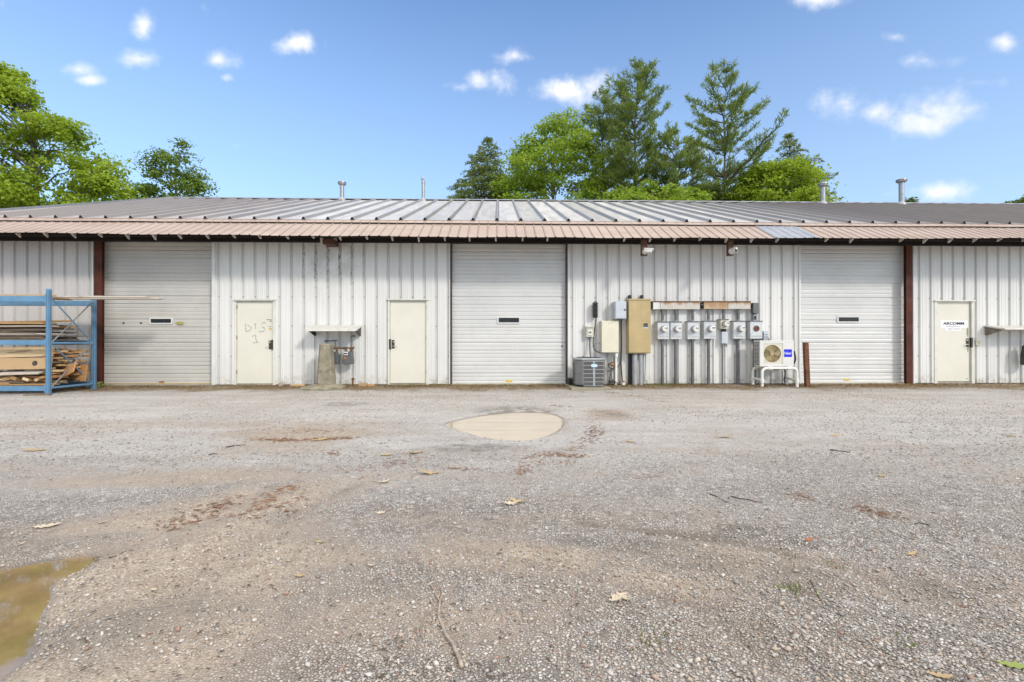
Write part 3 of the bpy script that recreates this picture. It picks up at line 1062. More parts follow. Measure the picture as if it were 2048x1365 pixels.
def gas_meter(px, py0, py1, w, label, body=None, mt=None):
    mt = mt or M['gasmeter']
    t = thing("gas_meter", label, "gas meter", at(px, py1, YG), "gas meters")
    z0, z1 = at(px, py1, YG).z, at(px, py0, YG).z
    x = at(px, py1, YG).x
    h = z1 - z0
    out = [(-.50, .08), (-.42, .01), (-.2, 0), (.2, 0), (.42, .01), (.5, .08), (.49, .35), (.44, .62), (.38, .78), (.36, 1.0), (-.36, 1.0), (-.38, .78), (-.44, .62), (-.49, .35)]
    MB().prism([(x + a * w, YG - .085, z0 + c * h) for a, c in out], (0, .15, 0)).build("body", mt, t, bevel=.018)
    MB().box(x - .33 * w, x + .04 * w, YG - .11, YG - .08, z0 + .72 * h, z0 + .98 * h).build("index_box", M['meterglass'] if mt is M['gasmeter'] else mt, t, bevel=.006)
    MB().box(x - .30 * w, x + .01 * w, YG - .113, YG - .109, z0 + .80 * h, z0 + .90 * h).build("index_window", M['acdark'], t)
    MB().box(x - .35 * w, x - .05 * w, YG - .09, YG - .084, z0 + .42 * h, z0 + .58 * h).build("tag_plate", M['copper'], t)
    mb = MB()
    for sx in (-.26, .26):
        mb.lathe([(.032, 0), (.032, .035), (.022, .04), (.022, .11)], (x + sx * w, YG, z1), 'Z', 10)
    mb.build("union", M['rustpipe'], t)
    return t


gas_meter(668.5, 703.5, 729, .25, "left grey gas meter, half hidden by the concrete post")
gas_meter(697, 703.5, 729, .26, "right grey gas meter, fully in view beside the concrete post")
gas_meter(2056, 692, 731, .30, "dark green gas meter under the plywood hood", mt=M['meter_green'])

mp = thing("gas_pipe", "rusty gas manifold pipe above the two grey meters", "pipe", at(683, 698, YG))
zz = at(683, 698, YG).z
P = lambda px, py, Y=YG: at(px, py, Y)
mb = MB()
mb.tube([P(658.5, 699), P(658.5, 697.5), P(709, 696)], .019, 10)
for px in (671, 689.5, 703):
    mb.lathe([(.032, -.035), (.036, 0), (.032, .035)], P(px, 697), 'Z', 10)
    mb.lathe([(.03, -.045), (.03, .045)], P(px, 697), 'X', 10)
mb.tube([P(660, 697), P(660, 704)], .018, 8)
mb.build("manifold", M['rustpipe'], mp, smooth='auto')
mb = MB()
mb.tube([P(671, 697), P(671, 681)], .017, 8)
mb.tube([P(674, 681.5), P(654, 682.5)], .017, 8)
mb.lathe([(.03, -.04), (.03, .04)], P(653, 682.5), 'X', 8)
mb.tube([P(702.5, 697), P(702.5, 675), P(704, 672.5), Vector((P(704, 672.5).x, W + .03, P(704, 672.5).z))], .02, 10)
mb.build("riser", M['conduit'], mp, smooth='auto')
MB().tube([P(663.8, 772, 12.2), P(663.8, 745, 12.2), P(663.5, 734, 12.2), P(661.5, 733.5, 12.2)], [.022, .022, .03, .02], 8).build("supply_pipe", M['black'], mp)
st = thing("pipe_stub", "short yellowed pipe stub with a hooked end at the wall base", "pipe", P(706, 771, 12.3))
MB().tube([P(705.5, 775, 12.3), P(705.5, 760.5, 12.3), P(706, 758.5, 12.2)], .02, 10).build("stub", M['copper'], st, smooth=True)
MB().lathe([(.034, -.02), (.034, .02)], P(706, 758.5, 12.2), 'Y', 12).build("cap", M['rustpipe'], st)

# ------------------------------------------------------------------ condenser
xa, xb = at(1152.5, 760, 11.45).x, at(1213.5, 760, 11.45).x
ya, yb = 11.45, 12.17
pd_ = thing("equipment_pad", "mossy concrete pad under the grey condenser", "pad", ((xa + xb) / 2, 11.8, 0))
MB().box(at(1143, 780, 11.25).x, at(1224, 780, 11.25).x, 11.22, 12.35, -.06, .055).build("slab", M['concrete'], pd_, bevel=.012)
ac = thing("condenser", "grey square outdoor condenser with louvred grille and pale blue badge", "air conditioner", ((xa + xb) / 2, 11.8, .057))
zt = at(1180, 716.5, 11.45).z


def oct_(ch, g=0.0):
    a, b_, c, d = xa + g, xb - g, ya + g, yb - g
    return [(a + ch, c), (b_ - ch, c), (b_, c + ch), (b_, d - ch), (b_ - ch, d), (a + ch, d), (a, d - ch), (a, c + ch)]


MB().prism([(x, y, .065) for x, y in oct_(.12, .02)], (0, 0, .035)).build("base_pan", M['black'], ac)
MB().prism([(x, y, .10) for x, y in oct_(.15)], (0, 0, zt - .16)).build("body", M['acgrey'], ac, bevel=.012)
MB().prism([(x, y, zt - .055) for x, y in oct_(.15, -.008)], (0, 0, .05)).build("top_rim", M['pipegal'], ac, bevel=.015)
cx, cy = (xa + xb) / 2, (ya + yb) / 2
mb = MB()
for r in (.06, .12, .18, .24, .29):
    mb.tube([(cx + r * math.cos(t), cy + r * math.sin(t), zt + .006) for t in [2 * math.pi * k / 24 for k in range(25)]], .005, 5, False)
for k in range(10):
    t = math.pi * 2 * k / 10
    mb.tube([(cx + .05 * math.cos(t), cy + .05 * math.sin(t), zt + .008), (cx + .3 * math.cos(t), cy + .3 * math.sin(t), zt + .006)], .004, 5)
mb.build("fan_guard", M['acdark'], ac)
YA = ya - .004
for (p0, p1) in ((1168, 1186), (1190.5, 1207)):
    for i in range(6):
        y0 = 724.5 + i * 8.2
        g = MB().pbox(p0, y0, p1, y0 + 6.6, YA, ya + .001).build("grille", M['acdark'], ac)
        s = MB()
        for k in range(5):
            yy = y0 + .5 + k * 1.35
            s.pbox(p0, yy, p1, yy + .45, YA - .006, YA - .0005)
        for k in range(12):
            xx = p0 + (p1 - p0) * (k + .5) / 12
            s.pbox(xx - .14, y0, xx + .14, y0 + 6.6, YA - .009, YA - .0062)
        s.build("louvre", M['acgrey'], g)
mb = MB()
for i in range(7):
    y0 = 723.2 + i * 8.2
    mb.pbox(1167, y0 - .5, 1208, y0 + .5, YA - .014, ya + .001)
mb.pbox(1186.2, 723.8, 1190.3, 772, YA - .012, ya + .0012)
mb.build("grille_bar", M['pipegal'], ac)
MB().pbox(1182.5, 729, 1194.5, 734.6, YA - .022, YA - .0125).build("badge", M['badge'], ac, bevel=.004)
for side, x in ((-1, xa), (1, xb)):
    mb = MB()
    for k in range(34):
        z = .15 + k * (zt - .26) / 34
        mb.box(x - .003, x + .003, ya + .17, yb - .17, z, z + .006)
    mb.build("side_louvre", M['acdark'], ac)

bb = thing("bait_box", "low black box on the ground between the centre door and the condenser", "box", at(1145, 770, 12.2))
MB().pbox(1137.5, 759, 1154, 771, 12.05, 12.35).build("body", M['black'], bb, bevel=.015)
MB().pbox(1136.8, 757.6, 1154.6, 760.5, 12.03, 12.37).build("lid", M['acdark'], bb, bevel=.008)

# ------------------------------------------------------------------ small boxes and cables
def cable(name, label, pts, r, mt, cat="cable", n=6, group=None):
    P_ = [at(*p) for p in pts]
    # smooth through the points
    out = []
    for i in range(len(P_) - 1):
        p0, p1, p2, p3 = P_[max(i - 1, 0)], P_[i], P_[i + 1], P_[min(i + 2, len(P_) - 1)]
        for k in range(6):
            t = k / 6
            out.append(.5 * ((2 * p1) + (p2 - p0) * t + (2 * p0 - 5 * p1 + 4 * p2 - p3) * t * t + (3 * p1 - p0 - 3 * p2 + p3) * t ** 3))
    out.append(P_[-1])
    o = MB().tube(out, r, n).build(name, mt, None, smooth=True)
    return tag(o, label, cat, group)


cl = thing("cable_closure", "black ribbed cable splice case hanging on the wall above the condenser", "cable box", at(1191, 637, 12.3))
mb = MB()
mb.pbox(1187.5, 605, 1195.5, 636, 12.33, 12.45)
mb.build("body", M['black'], cl, bevel=.02)
mb = MB()
for k in range(7):
    y0 = 606.5 + k * 4.2
    mb.pbox(1186.6, y0, 1196.3, y0 + 1.9, 12.315, 12.46)
mb.build("rib", M['acdark'], cl, bevel=.006)
mb = MB()
for k in range(3):
    mb.lathe([(.025, 0), (.02, -.02)], at(1192, 610.5 + k * 9.5, 12.31), 'Y', 10)
mb.build("clamp", M['black'], cl)
MB().pbox(1189, 603, 1194, 606, 12.45, W - .001).build("bracket", M['conduit'], cl)
cable("black_cable", "thin black cable looping down from the splice case to the cream cabinet", [(1192, 636, 12.4), (1190.5, 650, 12.42), (1188.5, 665, 12.42), (1186.5, 680, 12.43), (1186.5, 692, 12.42), (1190.5, 701, 12.4), (1198, 705.5, 12.38), (1206, 706.5, 12.38)], .011, M['black'])
pts = []
for k in range(17):
    t = 2 * math.pi * k / 16 + 1.2
    pts.append((1195.5 + 7.4 * math.cos(t), 695 - 8.8 * math.sin(t), 12.41))
cable("coiled_wire", "thin grey wire coiled in a ring beside the cream cabinet", pts, .005, M['conduit'], "wire")
ob = thing("outlet_box", "pale weatherproof disconnect box with a conduit down to the condenser", "switch box", at(1180, 675, W))
MB().pbox(1173, 654.5, 1187.5, 674.5, 12.36, W - .001).build("box", M['beige'], ob, bevel=.008)
MB().pbox(1171.8, 653, 1188.5, 655.5, 12.33, W - .001).build("lid", M['beige'], ob, bevel=.004)
MB().pbox(1176.5, 660, 1184, 671.5, 12.345, 12.36).build("cover", M['frame'], ob, bevel=.004)
MB().lathe([(.022, 0), (.022, -.02), (.012, -.03)], at(1180.7, 665, 12.345), 'Y', 12).build("knob", M['conduit'], ob)
MB().tube([at(1179.5, 674, 12.43), at(1179.2, 690, 12.43), at(1179.8, 703, 12.4), at(1181.5, 716, 12.3), at(1181.5, 719, 12.0)], .018, 8).build("conduit", M['conduit'], ob, smooth=True)
cc = thing("cream_cabinet", "cream metal cabinet mounted above and right of the condenser", "cabinet", at(1220, 706, W))
YC = 12.30
MB().pbox(1203, 642, 1237.5, 706, YC, W - .001).build("body", M['creambox'], cc, bevel=.006)
MB().pbox(1204, 643.5, 1236.7, 705, YC - .012, YC - .001).build("door", M['creambox'], cc, bevel=.004)
dashes(1216.5, 1226, 645.3, YC - .0125, 1.2, []).build("stencil", M['greyink'], cc)
dashes(1216.5, 1226, 648.2, YC - .0125, 1.2, [(1219, 1223)]).build("stencil", M['greyink'], cc)
gb = thing("grey_box", "pale grey metal box overlapping the top of the cream cabinet", "electrical box", at(1240, 638, W))
YB = 12.20
MB().pbox(1230, 603, 1252.8, 638, YB, W - .001).build("body", M['greybox'], gb, bevel=.006)
MB().pbox(1231.5, 604.5, 1252, 636.5, YB - .014, YB - .001).build("door", M['greybox'], gb, bevel=.004)
MB().lathe([(.02, 0), (.02, -.02)], at(1250, 620, YB - .014), 'Y', 12).build("latch", M['black'], gb)
tc = thing("tan_cabinet", "tall faded tan electrical cabinet with a small black plate on its door", "cabinet", at(1279, 707, W))
YT = 12.24
MB().pbox(1257, 600, 1301.5, 707, YT, W - .001).build("body", M['tan'], tc, bevel=.005)
MB().pbox(1257.8, 601.5, 1300.9, 705.5, YT - .014, YT - .001).build("door", M['tan'], tc, bevel=.004)
pl = MB().pbox(1287.2, 647.3, 1295.4, 654.2, YT - .018, YT - .0145).build("name_plate", M['black'], tc)
MB().pbox(1287.2, 654.4, 1295.4, 657.2, YT - .017, YT - .0145).build("name_plate", M['greybox'], tc)
dashes(1288.5, 1293, 651, YT - .0185, 1.6, []).build("stencil", M['greyink'], pl)
mb = MB()
mb.pbox(1256.6, 597.8, 1302, 600.6, YT - .02, W - .001)
mb.build("rain_cap", M['tan'], tc)
for px in (1260.5, 1284.5):
    MB().pbox(px - 1.9, 590.5, px + 1.9, 598.5, 12.38, W - .001).build("strut_end", M['black'], tc)
MB().pbox(1258, 707, 1263, 775, 12.4, W + .02).build("strut", M['black'], tc)
for px, w in ((1269.5, 5.2), (1281.5, 4.2)):
    p = at(px, 706, 12.33)
    r = w * 12.33 / F
    q = MB().lathe([(r, -.05), (r, p.z)], (p.x, 12.33, 0), 'Z', 20).build("conduit", M['pipegal'], tc, smooth='auto')
    MB().lathe([(r * 1.15, p.z - .06), (r * 1.15, p.z - .005)], (p.x, 12.33, 0), 'Z', 20).build("conduit_hub", M['conduit'], q, smooth='auto')
cable("thin_wire", "thin vertical black wire beside the thick grey conduits of the tan cabinet", [(1291, 706, 12.4), (1290.5, 730, 12.42), (1289, 765, 12.44)], .006, M['black'], "wire")
pv = thing("pvc_riser", "white plastic riser pipe under the cream cabinet", "pipe", at(1232, 775, 12.35))
MB().tube([at(1231.3, 776, 12.36), at(1232, 708, 12.36)], .034, 14).build("pipe", M['pvc'], pv, smooth='auto')
MB().lathe([(.046, -.05), (.046, .05)], at(1232.8, 711, 12.36), 'Z', 14).build("coupling", M['pvc'], pv, smooth='auto')
cable("black_cable", "black cable dropping from the pale grey box into a grounded white pipe stub", [(1242.5, 638, 12.4), (1242.5, 660, 12.42), (1242.8, 690, 12.42), (1242, 722, 12.4), (1243, 745, 12.38), (1245.5, 769, 12.33)], .017, M['black'])
cable("black_cable", "short black cable tail curling off the cable below the grey box", [(1242.3, 720, 12.4), (1240, 727, 12.38), (1235, 735, 12.36)], .012, M['black'])
ps = thing("pipe_stub", "short white pipe stub with an orange rim at the wall base", "pipe", at(1246, 777, 12.3))
MB().lathe([(.045, -.05), (.045, .11), (.035, .115)], (at(1246.5, 770, 12.3).x, 12.3, 0), 'Z', 16).build("stub", M['pvc'], ps, smooth='auto')
MB().lathe([(.05, .10), (.052, .125), (.03, .14), (.01, .135)], (at(1246.5, 770, 12.3).x, 12.3, 0), 'Z', 16).build("rim", M['copper'], ps, smooth=True)
wb = thing("wire_splice", "tangle of dark wires round an orange insulator right of the condenser", "wires", at(1224, 730, 12.35))
MB().lathe([(.005, -.05), (.045, -.03), (.05, 0), (.035, .04), (.005, .05)], at(1224.5, 729.5, 12.33), 'X', 12).build("insulator", M['copper'], wb, smooth=True)
mb = MB()
for pts, r in (([(1215, 731, 12.3), (1219, 727, 12.33), (1226, 725, 12.35), (1230, 730, 12.36), (1228, 737, 12.36), (1221, 738, 12.34), (1217, 733, 12.33), (1219, 728, 12.33)], .011),
               ([(1215, 744, 12.2), (1221, 741, 12.3), (1227, 737, 12.36), (1230, 712, 12.42)], .010), ([(1226, 738, 12.35), (1220, 752, 12.35), (1217, 772, 12.3)], .008),
               ([(1221, 742, 12.34), (1224, 758, 12.34), (1226, 772, 12.3)], .007), ([(1226, 760, 12.33), (1236, 768, 12.3), (1241, 773, 12.28)], .008), ([(1228, 712, 12.44), (1228.5, 772, 12.42)], .016)):
    mb.tube([at(*p) for p in pts], r, 6)
mb.build("wire", M['black'], wb, smooth=True)
MB().pbox(1219, 762, 1230, 766, 12.28, 12.4).build("clamp", M['acdark'], wb, bevel=.01)
MB().pbox(1242, 728, 1253, 769, W - .03, W - .004).build("backing_plate", M['frame'], wb)

# ------------------------------------------------------------------ wireways and electric meters
YW = 12.34
w1 = thing("wireway", "long steel wireway with brown rust along its top, next to the tan cabinet", "wireway", at(1353, 619, W))
MB().pbox(1306.3, 604, 1319.8, 619, YW, W - .001).build("end_section", M['trim'], w1, bevel=.004)
MB().pbox(1320.6, 604, 1400, 619, YW, W - .001).build("trough", M['trough'], w1, bevel=.004)
MB().pbox(1305, 602.6, 1401, 604.4, YW - .02, W - .001).build("lid_edge", M['rust'], w1)
MB().pbox(1301.7, 606.5, 1306.2, 617, YW + .03, W - .001).build("coupling", M['black'], w1)
w2 = thing("wireway", "second rust streaked wireway, ending at the grey elbow fitting", "wireway", at(1455, 619, W))
MB().pbox(1408, 604, 1456, 618.6, YW, W - .001).build("trough", M['trough_rust'], w2, bevel=.004)
MB().pbox(1456.6, 604, 1501.5, 618.6, YW, W - .001).build("trough", M['trough'], w2, bevel=.004)
MB().pbox(1407, 602.6, 1502, 604.3, YW - .02, W - .001).build("lid_edge", M['rust'], w2)
MB().lathe([(.07, 0), (.07, .1)], at(1400.2, 611.5, 12.41), 'X', 16).build("coupling", M['black'], w2, smooth='auto')
lb = thing("conduit_elbow", "grey elbow fitting at the end of the rusty wireway", "fitting", at(1511, 628, W))
MB().prism([at(1506.5, 606, 12.33), at(1518, 606, 12.33), at(1517.5, 627, 12.33), at(1514, 629.5, 12.33), at(1507, 626, 12.33)], (0, .14, 0)).build("body", M['conduit'], lb, bevel=.01)
MB().lathe([(.045, 0), (.045, .07)], at(1501.8, 610.5, 12.4), 'X', 14).build("hub", M['black'], lb)
MB().pbox(1507.5, 629, 1515.5, 642.5, 12.36, 12.47).build("nipple", M['galv'], lb, bevel=.004)
MB().pbox(1508.8, 632, 1512.8, 639.5, 12.352, 12.36).build("cover", M['black'], lb)


def dome(mb_unused, px, py, r, Y, parent, glass=True):
    c = at(px, py, Y)
    ring = MB().lathe([(r * 1.16, .0), (r * 1.16, -.035), (r * 1.02, -.05)], c, 'Y', 28).build("meter_ring", M['galv'], parent, smooth='auto')
    MB().lathe([(r, -.03), (r, -.11), (r * .93, -.135), (r * .6, -.14), (.002, -.14)], c, 'Y', 28).build("meter_dome", M['meterglass'], parent, smooth='auto')
    face = MB()
    face.box(c.x - .25 * r, c.x + .75 * r, c.y - .145, c.y - .1395, c.z + .12 * r, c.z + .42 * r)
    face.build("display_window", M['acdark'], parent)
    MB().box(c.x + .35 * r, c.x + .75 * r, c.y - .143, c.y - .1395, c.z - .2 * r, c.z - .05 * r).build("display_label", M['greyink'], parent)
    return ring


YM = 12.32


def emeter(x0, x1, y0, y1, dpx, dpy, ux, lx, label, blank=False, last_lid=True):
    t = thing("electric_meter", label, "electric meter", at((x0 + x1) / 2, y1, W), "electric meters under the wireways")
    MB().pbox(x0, y0, x1, y1, YM, W - .001).build("meter_box", M['meterbox'], t, bevel=.006)
    MB().pbox(x0 - .6, y0 - 1.2, x1 + 1.0, y0 + .6, YM - .02, W - .001).build("lid_edge", M['conduit'], t, bevel=.003)
    MB().pbox(x0 + 1, y1 - 5.2, x1 - 1, y1 - 4.8, YM - .004, YM).build("seam", M['conduit'], t)
    r = 5.9 * YM / F
    if blank:
        c = at(dpx, dpy, YM)
        MB().lathe([(r * 1.1, 0), (r * 1.1, -.012)], c, 'Y', 28).build("meter_ring", M['galv'], t)
        MB().lathe([(r * .98, -.0125), (r * .95, -.02)], c, 'Y', 28).build("blank_cover", M['rust'], t)
    else:
        dome(None, dpx, dpy, r, YM, t)
    if ux:
        a, b_ = at(ux, 618, 12.41), at(ux, y0, 12.41)
        MB().lathe([(.038, b_.z), (.038, a.z)], (a.x, 12.41, 0), 'Z', 14).build("conduit", M['conduit'], t, smooth='auto')
        MB().lathe([(.046, b_.z), (.046, b_.z + .05)], (a.x, 12.41, 0), 'Z', 14).build("conduit_hub", M['galv'], t, smooth='auto')
    if lx:
        a = at(lx, y1, 12.41)
        MB().lathe([(.040, -.03), (.040, a.z)], (a.x, 12.41, 0), 'Z', 14).build("conduit", M['conduit'], t, smooth='auto')
        MB().lathe([(.052, a.z - .06), (.052, a.z)], (a.x, 12.41, 0), 'Z', 14).build("conduit_hub", M['conduit'], t, smooth='auto')
        MB().lathe([(.047, .12), (.047, .2)], (a.x, 12.41, 0), 'Z', 14).build("coupling", M['conduit'], t, smooth='auto')
    return t


emeter(1315.3, 1339, 644.5, 679, 1327.5, 658.5, 1325, 1324.5, "grey electric meter box closest to the tan cabinet, in the touching pair")
emeter(1341, 1364, 644.5, 679, 1354, 658.5, 1351.5, 1351, "grey electric meter box on the right of the touching pair")
emeter(1375.4, 1399.5, 644, 679, 1388.5, 658.5, 1385.3, 1384.8, "grey electric meter box standing alone, just right of the touching pair")
emeter(1408, 1432.3, 643, 678, 1421, 658, 1417, 1417, "grey electric meter box just left of the small beige meter")
emeter(1467, 1491, 643, 678, 1481, 658, 1476.4, 1475.8, "grey electric meter box just right of the small beige meter")
emeter(1500.5, 1525, 643, 678, 1512.7, 657.5, None, 1508.8, "grey electric meter box with a blank brown cover instead of a meter", blank=True)
bm_ = thing("electric_meter", "small beige electric meter with a grey switch box hung under it", "electric meter", at(1449, 659, W), "electric meters under the wireways")
MB().pbox(1441, 639.5, 1457.3, 658.5, YM, W - .001).build("meter_box", M['beige'], bm_, bevel=.006)
MB().pbox(1440.2, 638.6, 1458, 640, YM - .02, W - .001).build("lid_edge", M['conduit'], bm_)
dome(None, 1450, 648.3, 5.4 * YM / F, YM, bm_)
a, b_ = at(1446, 618, 12.43), at(1446, 640, 12.43)
MB().lathe([(.022, b_.z), (.022, a.z)], (a.x, 12.43, 0), 'Z', 12).build("conduit", M['conduit'], bm_, smooth='auto')
MB().pbox(1444, 664, 1456.6, 687.5, 12.36, W - .001).build("switch_box", M['greybox'], bm_, bevel=.006)
MB().pbox(1446, 659, 1452, 664, 12.4, W - .01).build("coupling", M['black'], bm_)
MB().tube([at(1450, 688, 12.34), at(1453, 690, 12.34), at(1452.5, 694, 12.34)], .012, 6).build("switch_handle", M['black'], bm_)
a = at(1444.5, 690, 12.45)
MB().lathe([(.02, -.03), (.02, a.z)], (a.x, 12.45, 0), 'Z', 12).build("conduit", M['conduit'], bm_, smooth='auto')
db = thing("disconnect_box", "small grey disconnect box just above the white fan unit", "switch box", at(1532, 680, W))
MB().pbox(1527, 663, 1536.6, 681, 12.36, W - .001).build("box", M['galv'], db, bevel=.004)
MB().pbox(1527.8, 664.5, 1536, 673, 12.35, 12.36).build("cover", M['greybox'], db, bevel=.002)
MB().pbox(1528.5, 669.3, 1535.5, 670.2, 12.345, 12.35).build("latch", M['black'], db)
MB().tube([at(1536, 676, 12.42), at(1538.5, 682, 12.42), at(1539, 692, 12.4)], .014, 8).build("conduit", M['conduit'], db)

# ------------------------------------------------------------------ mini split on a pipe stand
YS = 11.9
x0, x1 = at(1520, 700, YS).x, at(1587.5, 700, YS).x
z0, z1 = at(1550, 733.3, YS).z, at(1550, 681.8, YS).z
ms = thing("fan_unit", "white wall side fan unit with a blue logo, standing on white pipes", "air conditioner", ((x0 + x1) / 2, YS + .15, z0))
DEP = .30
mb = MB()
mb.box(x0, x1, YS + .03, YS + DEP, z0, z1)
mb.build("case", M['white'], ms, bevel=.012)


def plate_with_hole(x0, x1, z0, z1, cx, cz, r, Y, d, n=48):
    mb = MB()
    vs, fs = [], []
    for k in range(n):
        t = 2 * math.pi * (k + .5) / n
        c, s = math.cos(t), math.sin(t)
        q = min(((x1 - cx) / c) if c > 1e-6 else ((x0 - cx) / c) if c < -1e-6 else 1e9, ((z1 - cz) / s) if s > 1e-6 else ((z0 - cz) / s) if s < -1e-6 else 1e9)
        vs += [(cx + r * c, Y, cz + r * s), (cx + q * c, Y, cz + q * s), (cx + r * c, Y + d, cz + r * s)]
    for k in range(n):
        a, b_ = 3 * k, 3 * ((k + 1) % n)
        fs += [(a, b_, b_ + 1, a + 1), (a, a + 2, b_ + 2, b_)]
    mb.add(vs, fs)
    return mb


fx0, fx1, fz0, fz1 = at(1527, 700, YS).x, at(1566, 700, YS).x, at(1540, 727.8, YS).z, at(1540, 687.3, YS).z
fc = at(1545, 707.6, YS)
fr = 17.6 * YS / F
o = plate_with_hole(fx0, fx1, fz0, fz1, fc.x, fc.z, fr, YS + .008, .03).build("fan_shroud", M['beige'], ms, fix=False)
fp = MB()
fp.box(x0, fx0 - .001, YS, YS + .031, z0, z1)
fp.box(fx1 + .001, x1, YS, YS + .031, z0, z1)
fp.box(fx0 - .001, fx1 + .001, YS, YS + .031, z0, fz0)
fp.box(fx0 - .001, fx1 + .001, YS, YS + .031, fz1, z1)
fp.build("front_panel", M['white'], ms)
MB().prism([(fc.x + fr * 1.0 * math.cos(2 * math.pi * k / 40), YS + .0285, fc.z + fr * 1.0 * math.sin(2 * math.pi * k / 40)) for k in range(40)], (0, .001, 0)).build("fan_recess", M['fanbrown'], ms)
mb = MB()
for k in range(3):
    t0 = R(100 + 120 * k)
    poly = [(fc.x + rr * math.cos(t0 + a), YS + .014 + .008 * a, fc.z + rr * math.sin(t0 + a)) for rr, a in ((.05, 0), (fr * .94, -.05), (fr * .96, .35), (fr * .88, .8), (.06, .75))]
    mb.prism(poly, (0, .003, 0))
mb.build("fan_blade", M['fanblade'], ms)
MB().lathe([(.055, .03), (.055, .004), (.03, -.002), (.028, .004), (.002, .004)], (fc.x, YS + .006, fc.z), 'Y', 24).build("fan_hub", M['fanblade'], ms, smooth='auto')
mb = MB()
for rr in np.linspace(.06, fr * .97, 8):
    mb.tube([(fc.x + rr * math.cos(t), YS + .003, fc.z + rr * math.sin(t)) for t in [2 * math.pi * k / 32 for k in range(33)]], .0022, 4, False)
mb.build("fan_guard", M['fanbrown'], ms)
MB().pbox(1568.2, 699, 1584, 714.4, YS - .003, YS - .0005).build("logo_panel", M['blue_logo'], ms)
lw = at(1582.9, 707, YS).x - at(1569.2, 707, YS).x
text_obj("logo_lettering", "Haier", lw, .066, at(1576.1, 706.8, YS - .004), YS - .0035, M['sign'], ms, bold=.004)
mb = MB()
for k in range(17):
    z = z0 + .035 + k * (z1 - z0 - .06) / 17
    for (ya_, yb_) in ((YS + .05, YS + .15), (YS + .165, YS + .27)):
        mb.box(x0 - .003, x0 + .004, ya_, yb_, z, z + .017)
mb.build("side_grille", M['black'], ms)
MB().box(x0 - .004, x1 + .004, YS - .004, YS + DEP + .004, z1 - .012, z1 + .006).build("top_cover", M['white'], ms, bevel=.005)
cable("black_cable", "short thick black cable at the right side of the white fan unit", [(1588, 702, 12.05), (1590, 712, 12.05), (1590.5, 720, 12.06), (1587.5, 728.5, 12.08)], .02, M['black'])
stnd = thing("pipe_stand", "white pipe stand carrying the fan unit", "stand", ((x0 + x1) / 2, YS + .2, 0))
lx0, lx1 = at(1525, 750, YS).x, at(1595, 750, YS).x
zb = z0 - .045
rad = .034


def u_frame(y):
    c = .11
    pts = [(lx0, y, -.03), (lx0, y, zb - c)] + [(lx0 + c - c * math.cos(t), y, zb - c + c * math.sin(t)) for t in [R(a) for a in (22, 45, 67, 90)]]
    pts += [(lx1 - c + c * math.sin(t), y, zb - c + c * math.cos(t)) for t in [R(a) for a in (0, 22, 45, 67)]] + [(lx1, y, zb - c), (lx1, y, -.03)]
    return pts


for y in (YS + .02, YS + .46):
    MB().tube(u_frame(y), rad, 12).build("frame_pipe", M['pvc'], stnd, smooth='auto')
for x in (lx0, lx1):
    MB().tube([(x, YS + .02, .16), (x, YS + .46, .20)], rad * .85, 10).build("cross_pipe", M['pvc'], stnd, smooth='auto')
    for y in (YS + .02, YS + .46):
        MB().lathe([(rad * 1.35, .11), (rad * 1.35, .2)], (x, y, 0), 'Z', 14).build("pipe_fitting", M['pvc'], stnd, smooth='auto')
for x in (lx0 + .2, lx1 - .2):
    MB().tube([(x, YS + .0, zb + .036), (x, YS + .48, zb + .036)], .012, 8).build("support_bar", M['pvc'], stnd)
    MB().lathe([(rad * 1.3, -.05), (rad * 1.3, .05)], (x, YS + .02, zb), 'X', 14).build("pipe_fitting", M['pvc'], stnd, smooth='auto')
# drain hoses under the fan unit
cable("drain_hose", "dark hose sagging under the white fan unit", [(1540, 734.5, 12.05), (1550, 740, 12.05), (1560, 739, 12.05), (1566, 736, 12.08), (1569.5, 742, 12.2), (1570, 752, 12.3), (1568.5, 760, 12.38), (1572, 772, 12.4)], .016, M['acdark'], "hose")

rp = MB()
rx, ry = gpt(1615.5, 776).x, 12.0
p0, p1 = at(1615, 775.5, 12.0), at(1611, 685.5, 12.0)
dv = (p1 - p0)
wv, tk = .052, .05
o = MB().add([p0 + Vector((-wv, -.05, -.1)), p0 + Vector((wv, -.05, -.1)), p0 + Vector((wv, .05, -.1)), p0 + Vector((-wv, .05, -.1)),
              p1 + Vector((-wv, -.05, 0)), p1 + Vector((wv, -.05, 0)), p1 + Vector((wv, .05, 0)), p1 + Vector((-wv, .05, 0))],
             [(0, 1, 2, 3), (4, 5, 6, 7), (0, 1, 5, 4), (1, 2, 6, 5), (2, 3, 7, 6), (3, 0, 4, 7)]).build("guard_post", M['rust'], None, bevel=.006)
tag(o, "rusty leaning guard post in front of the white overhead door", "post")

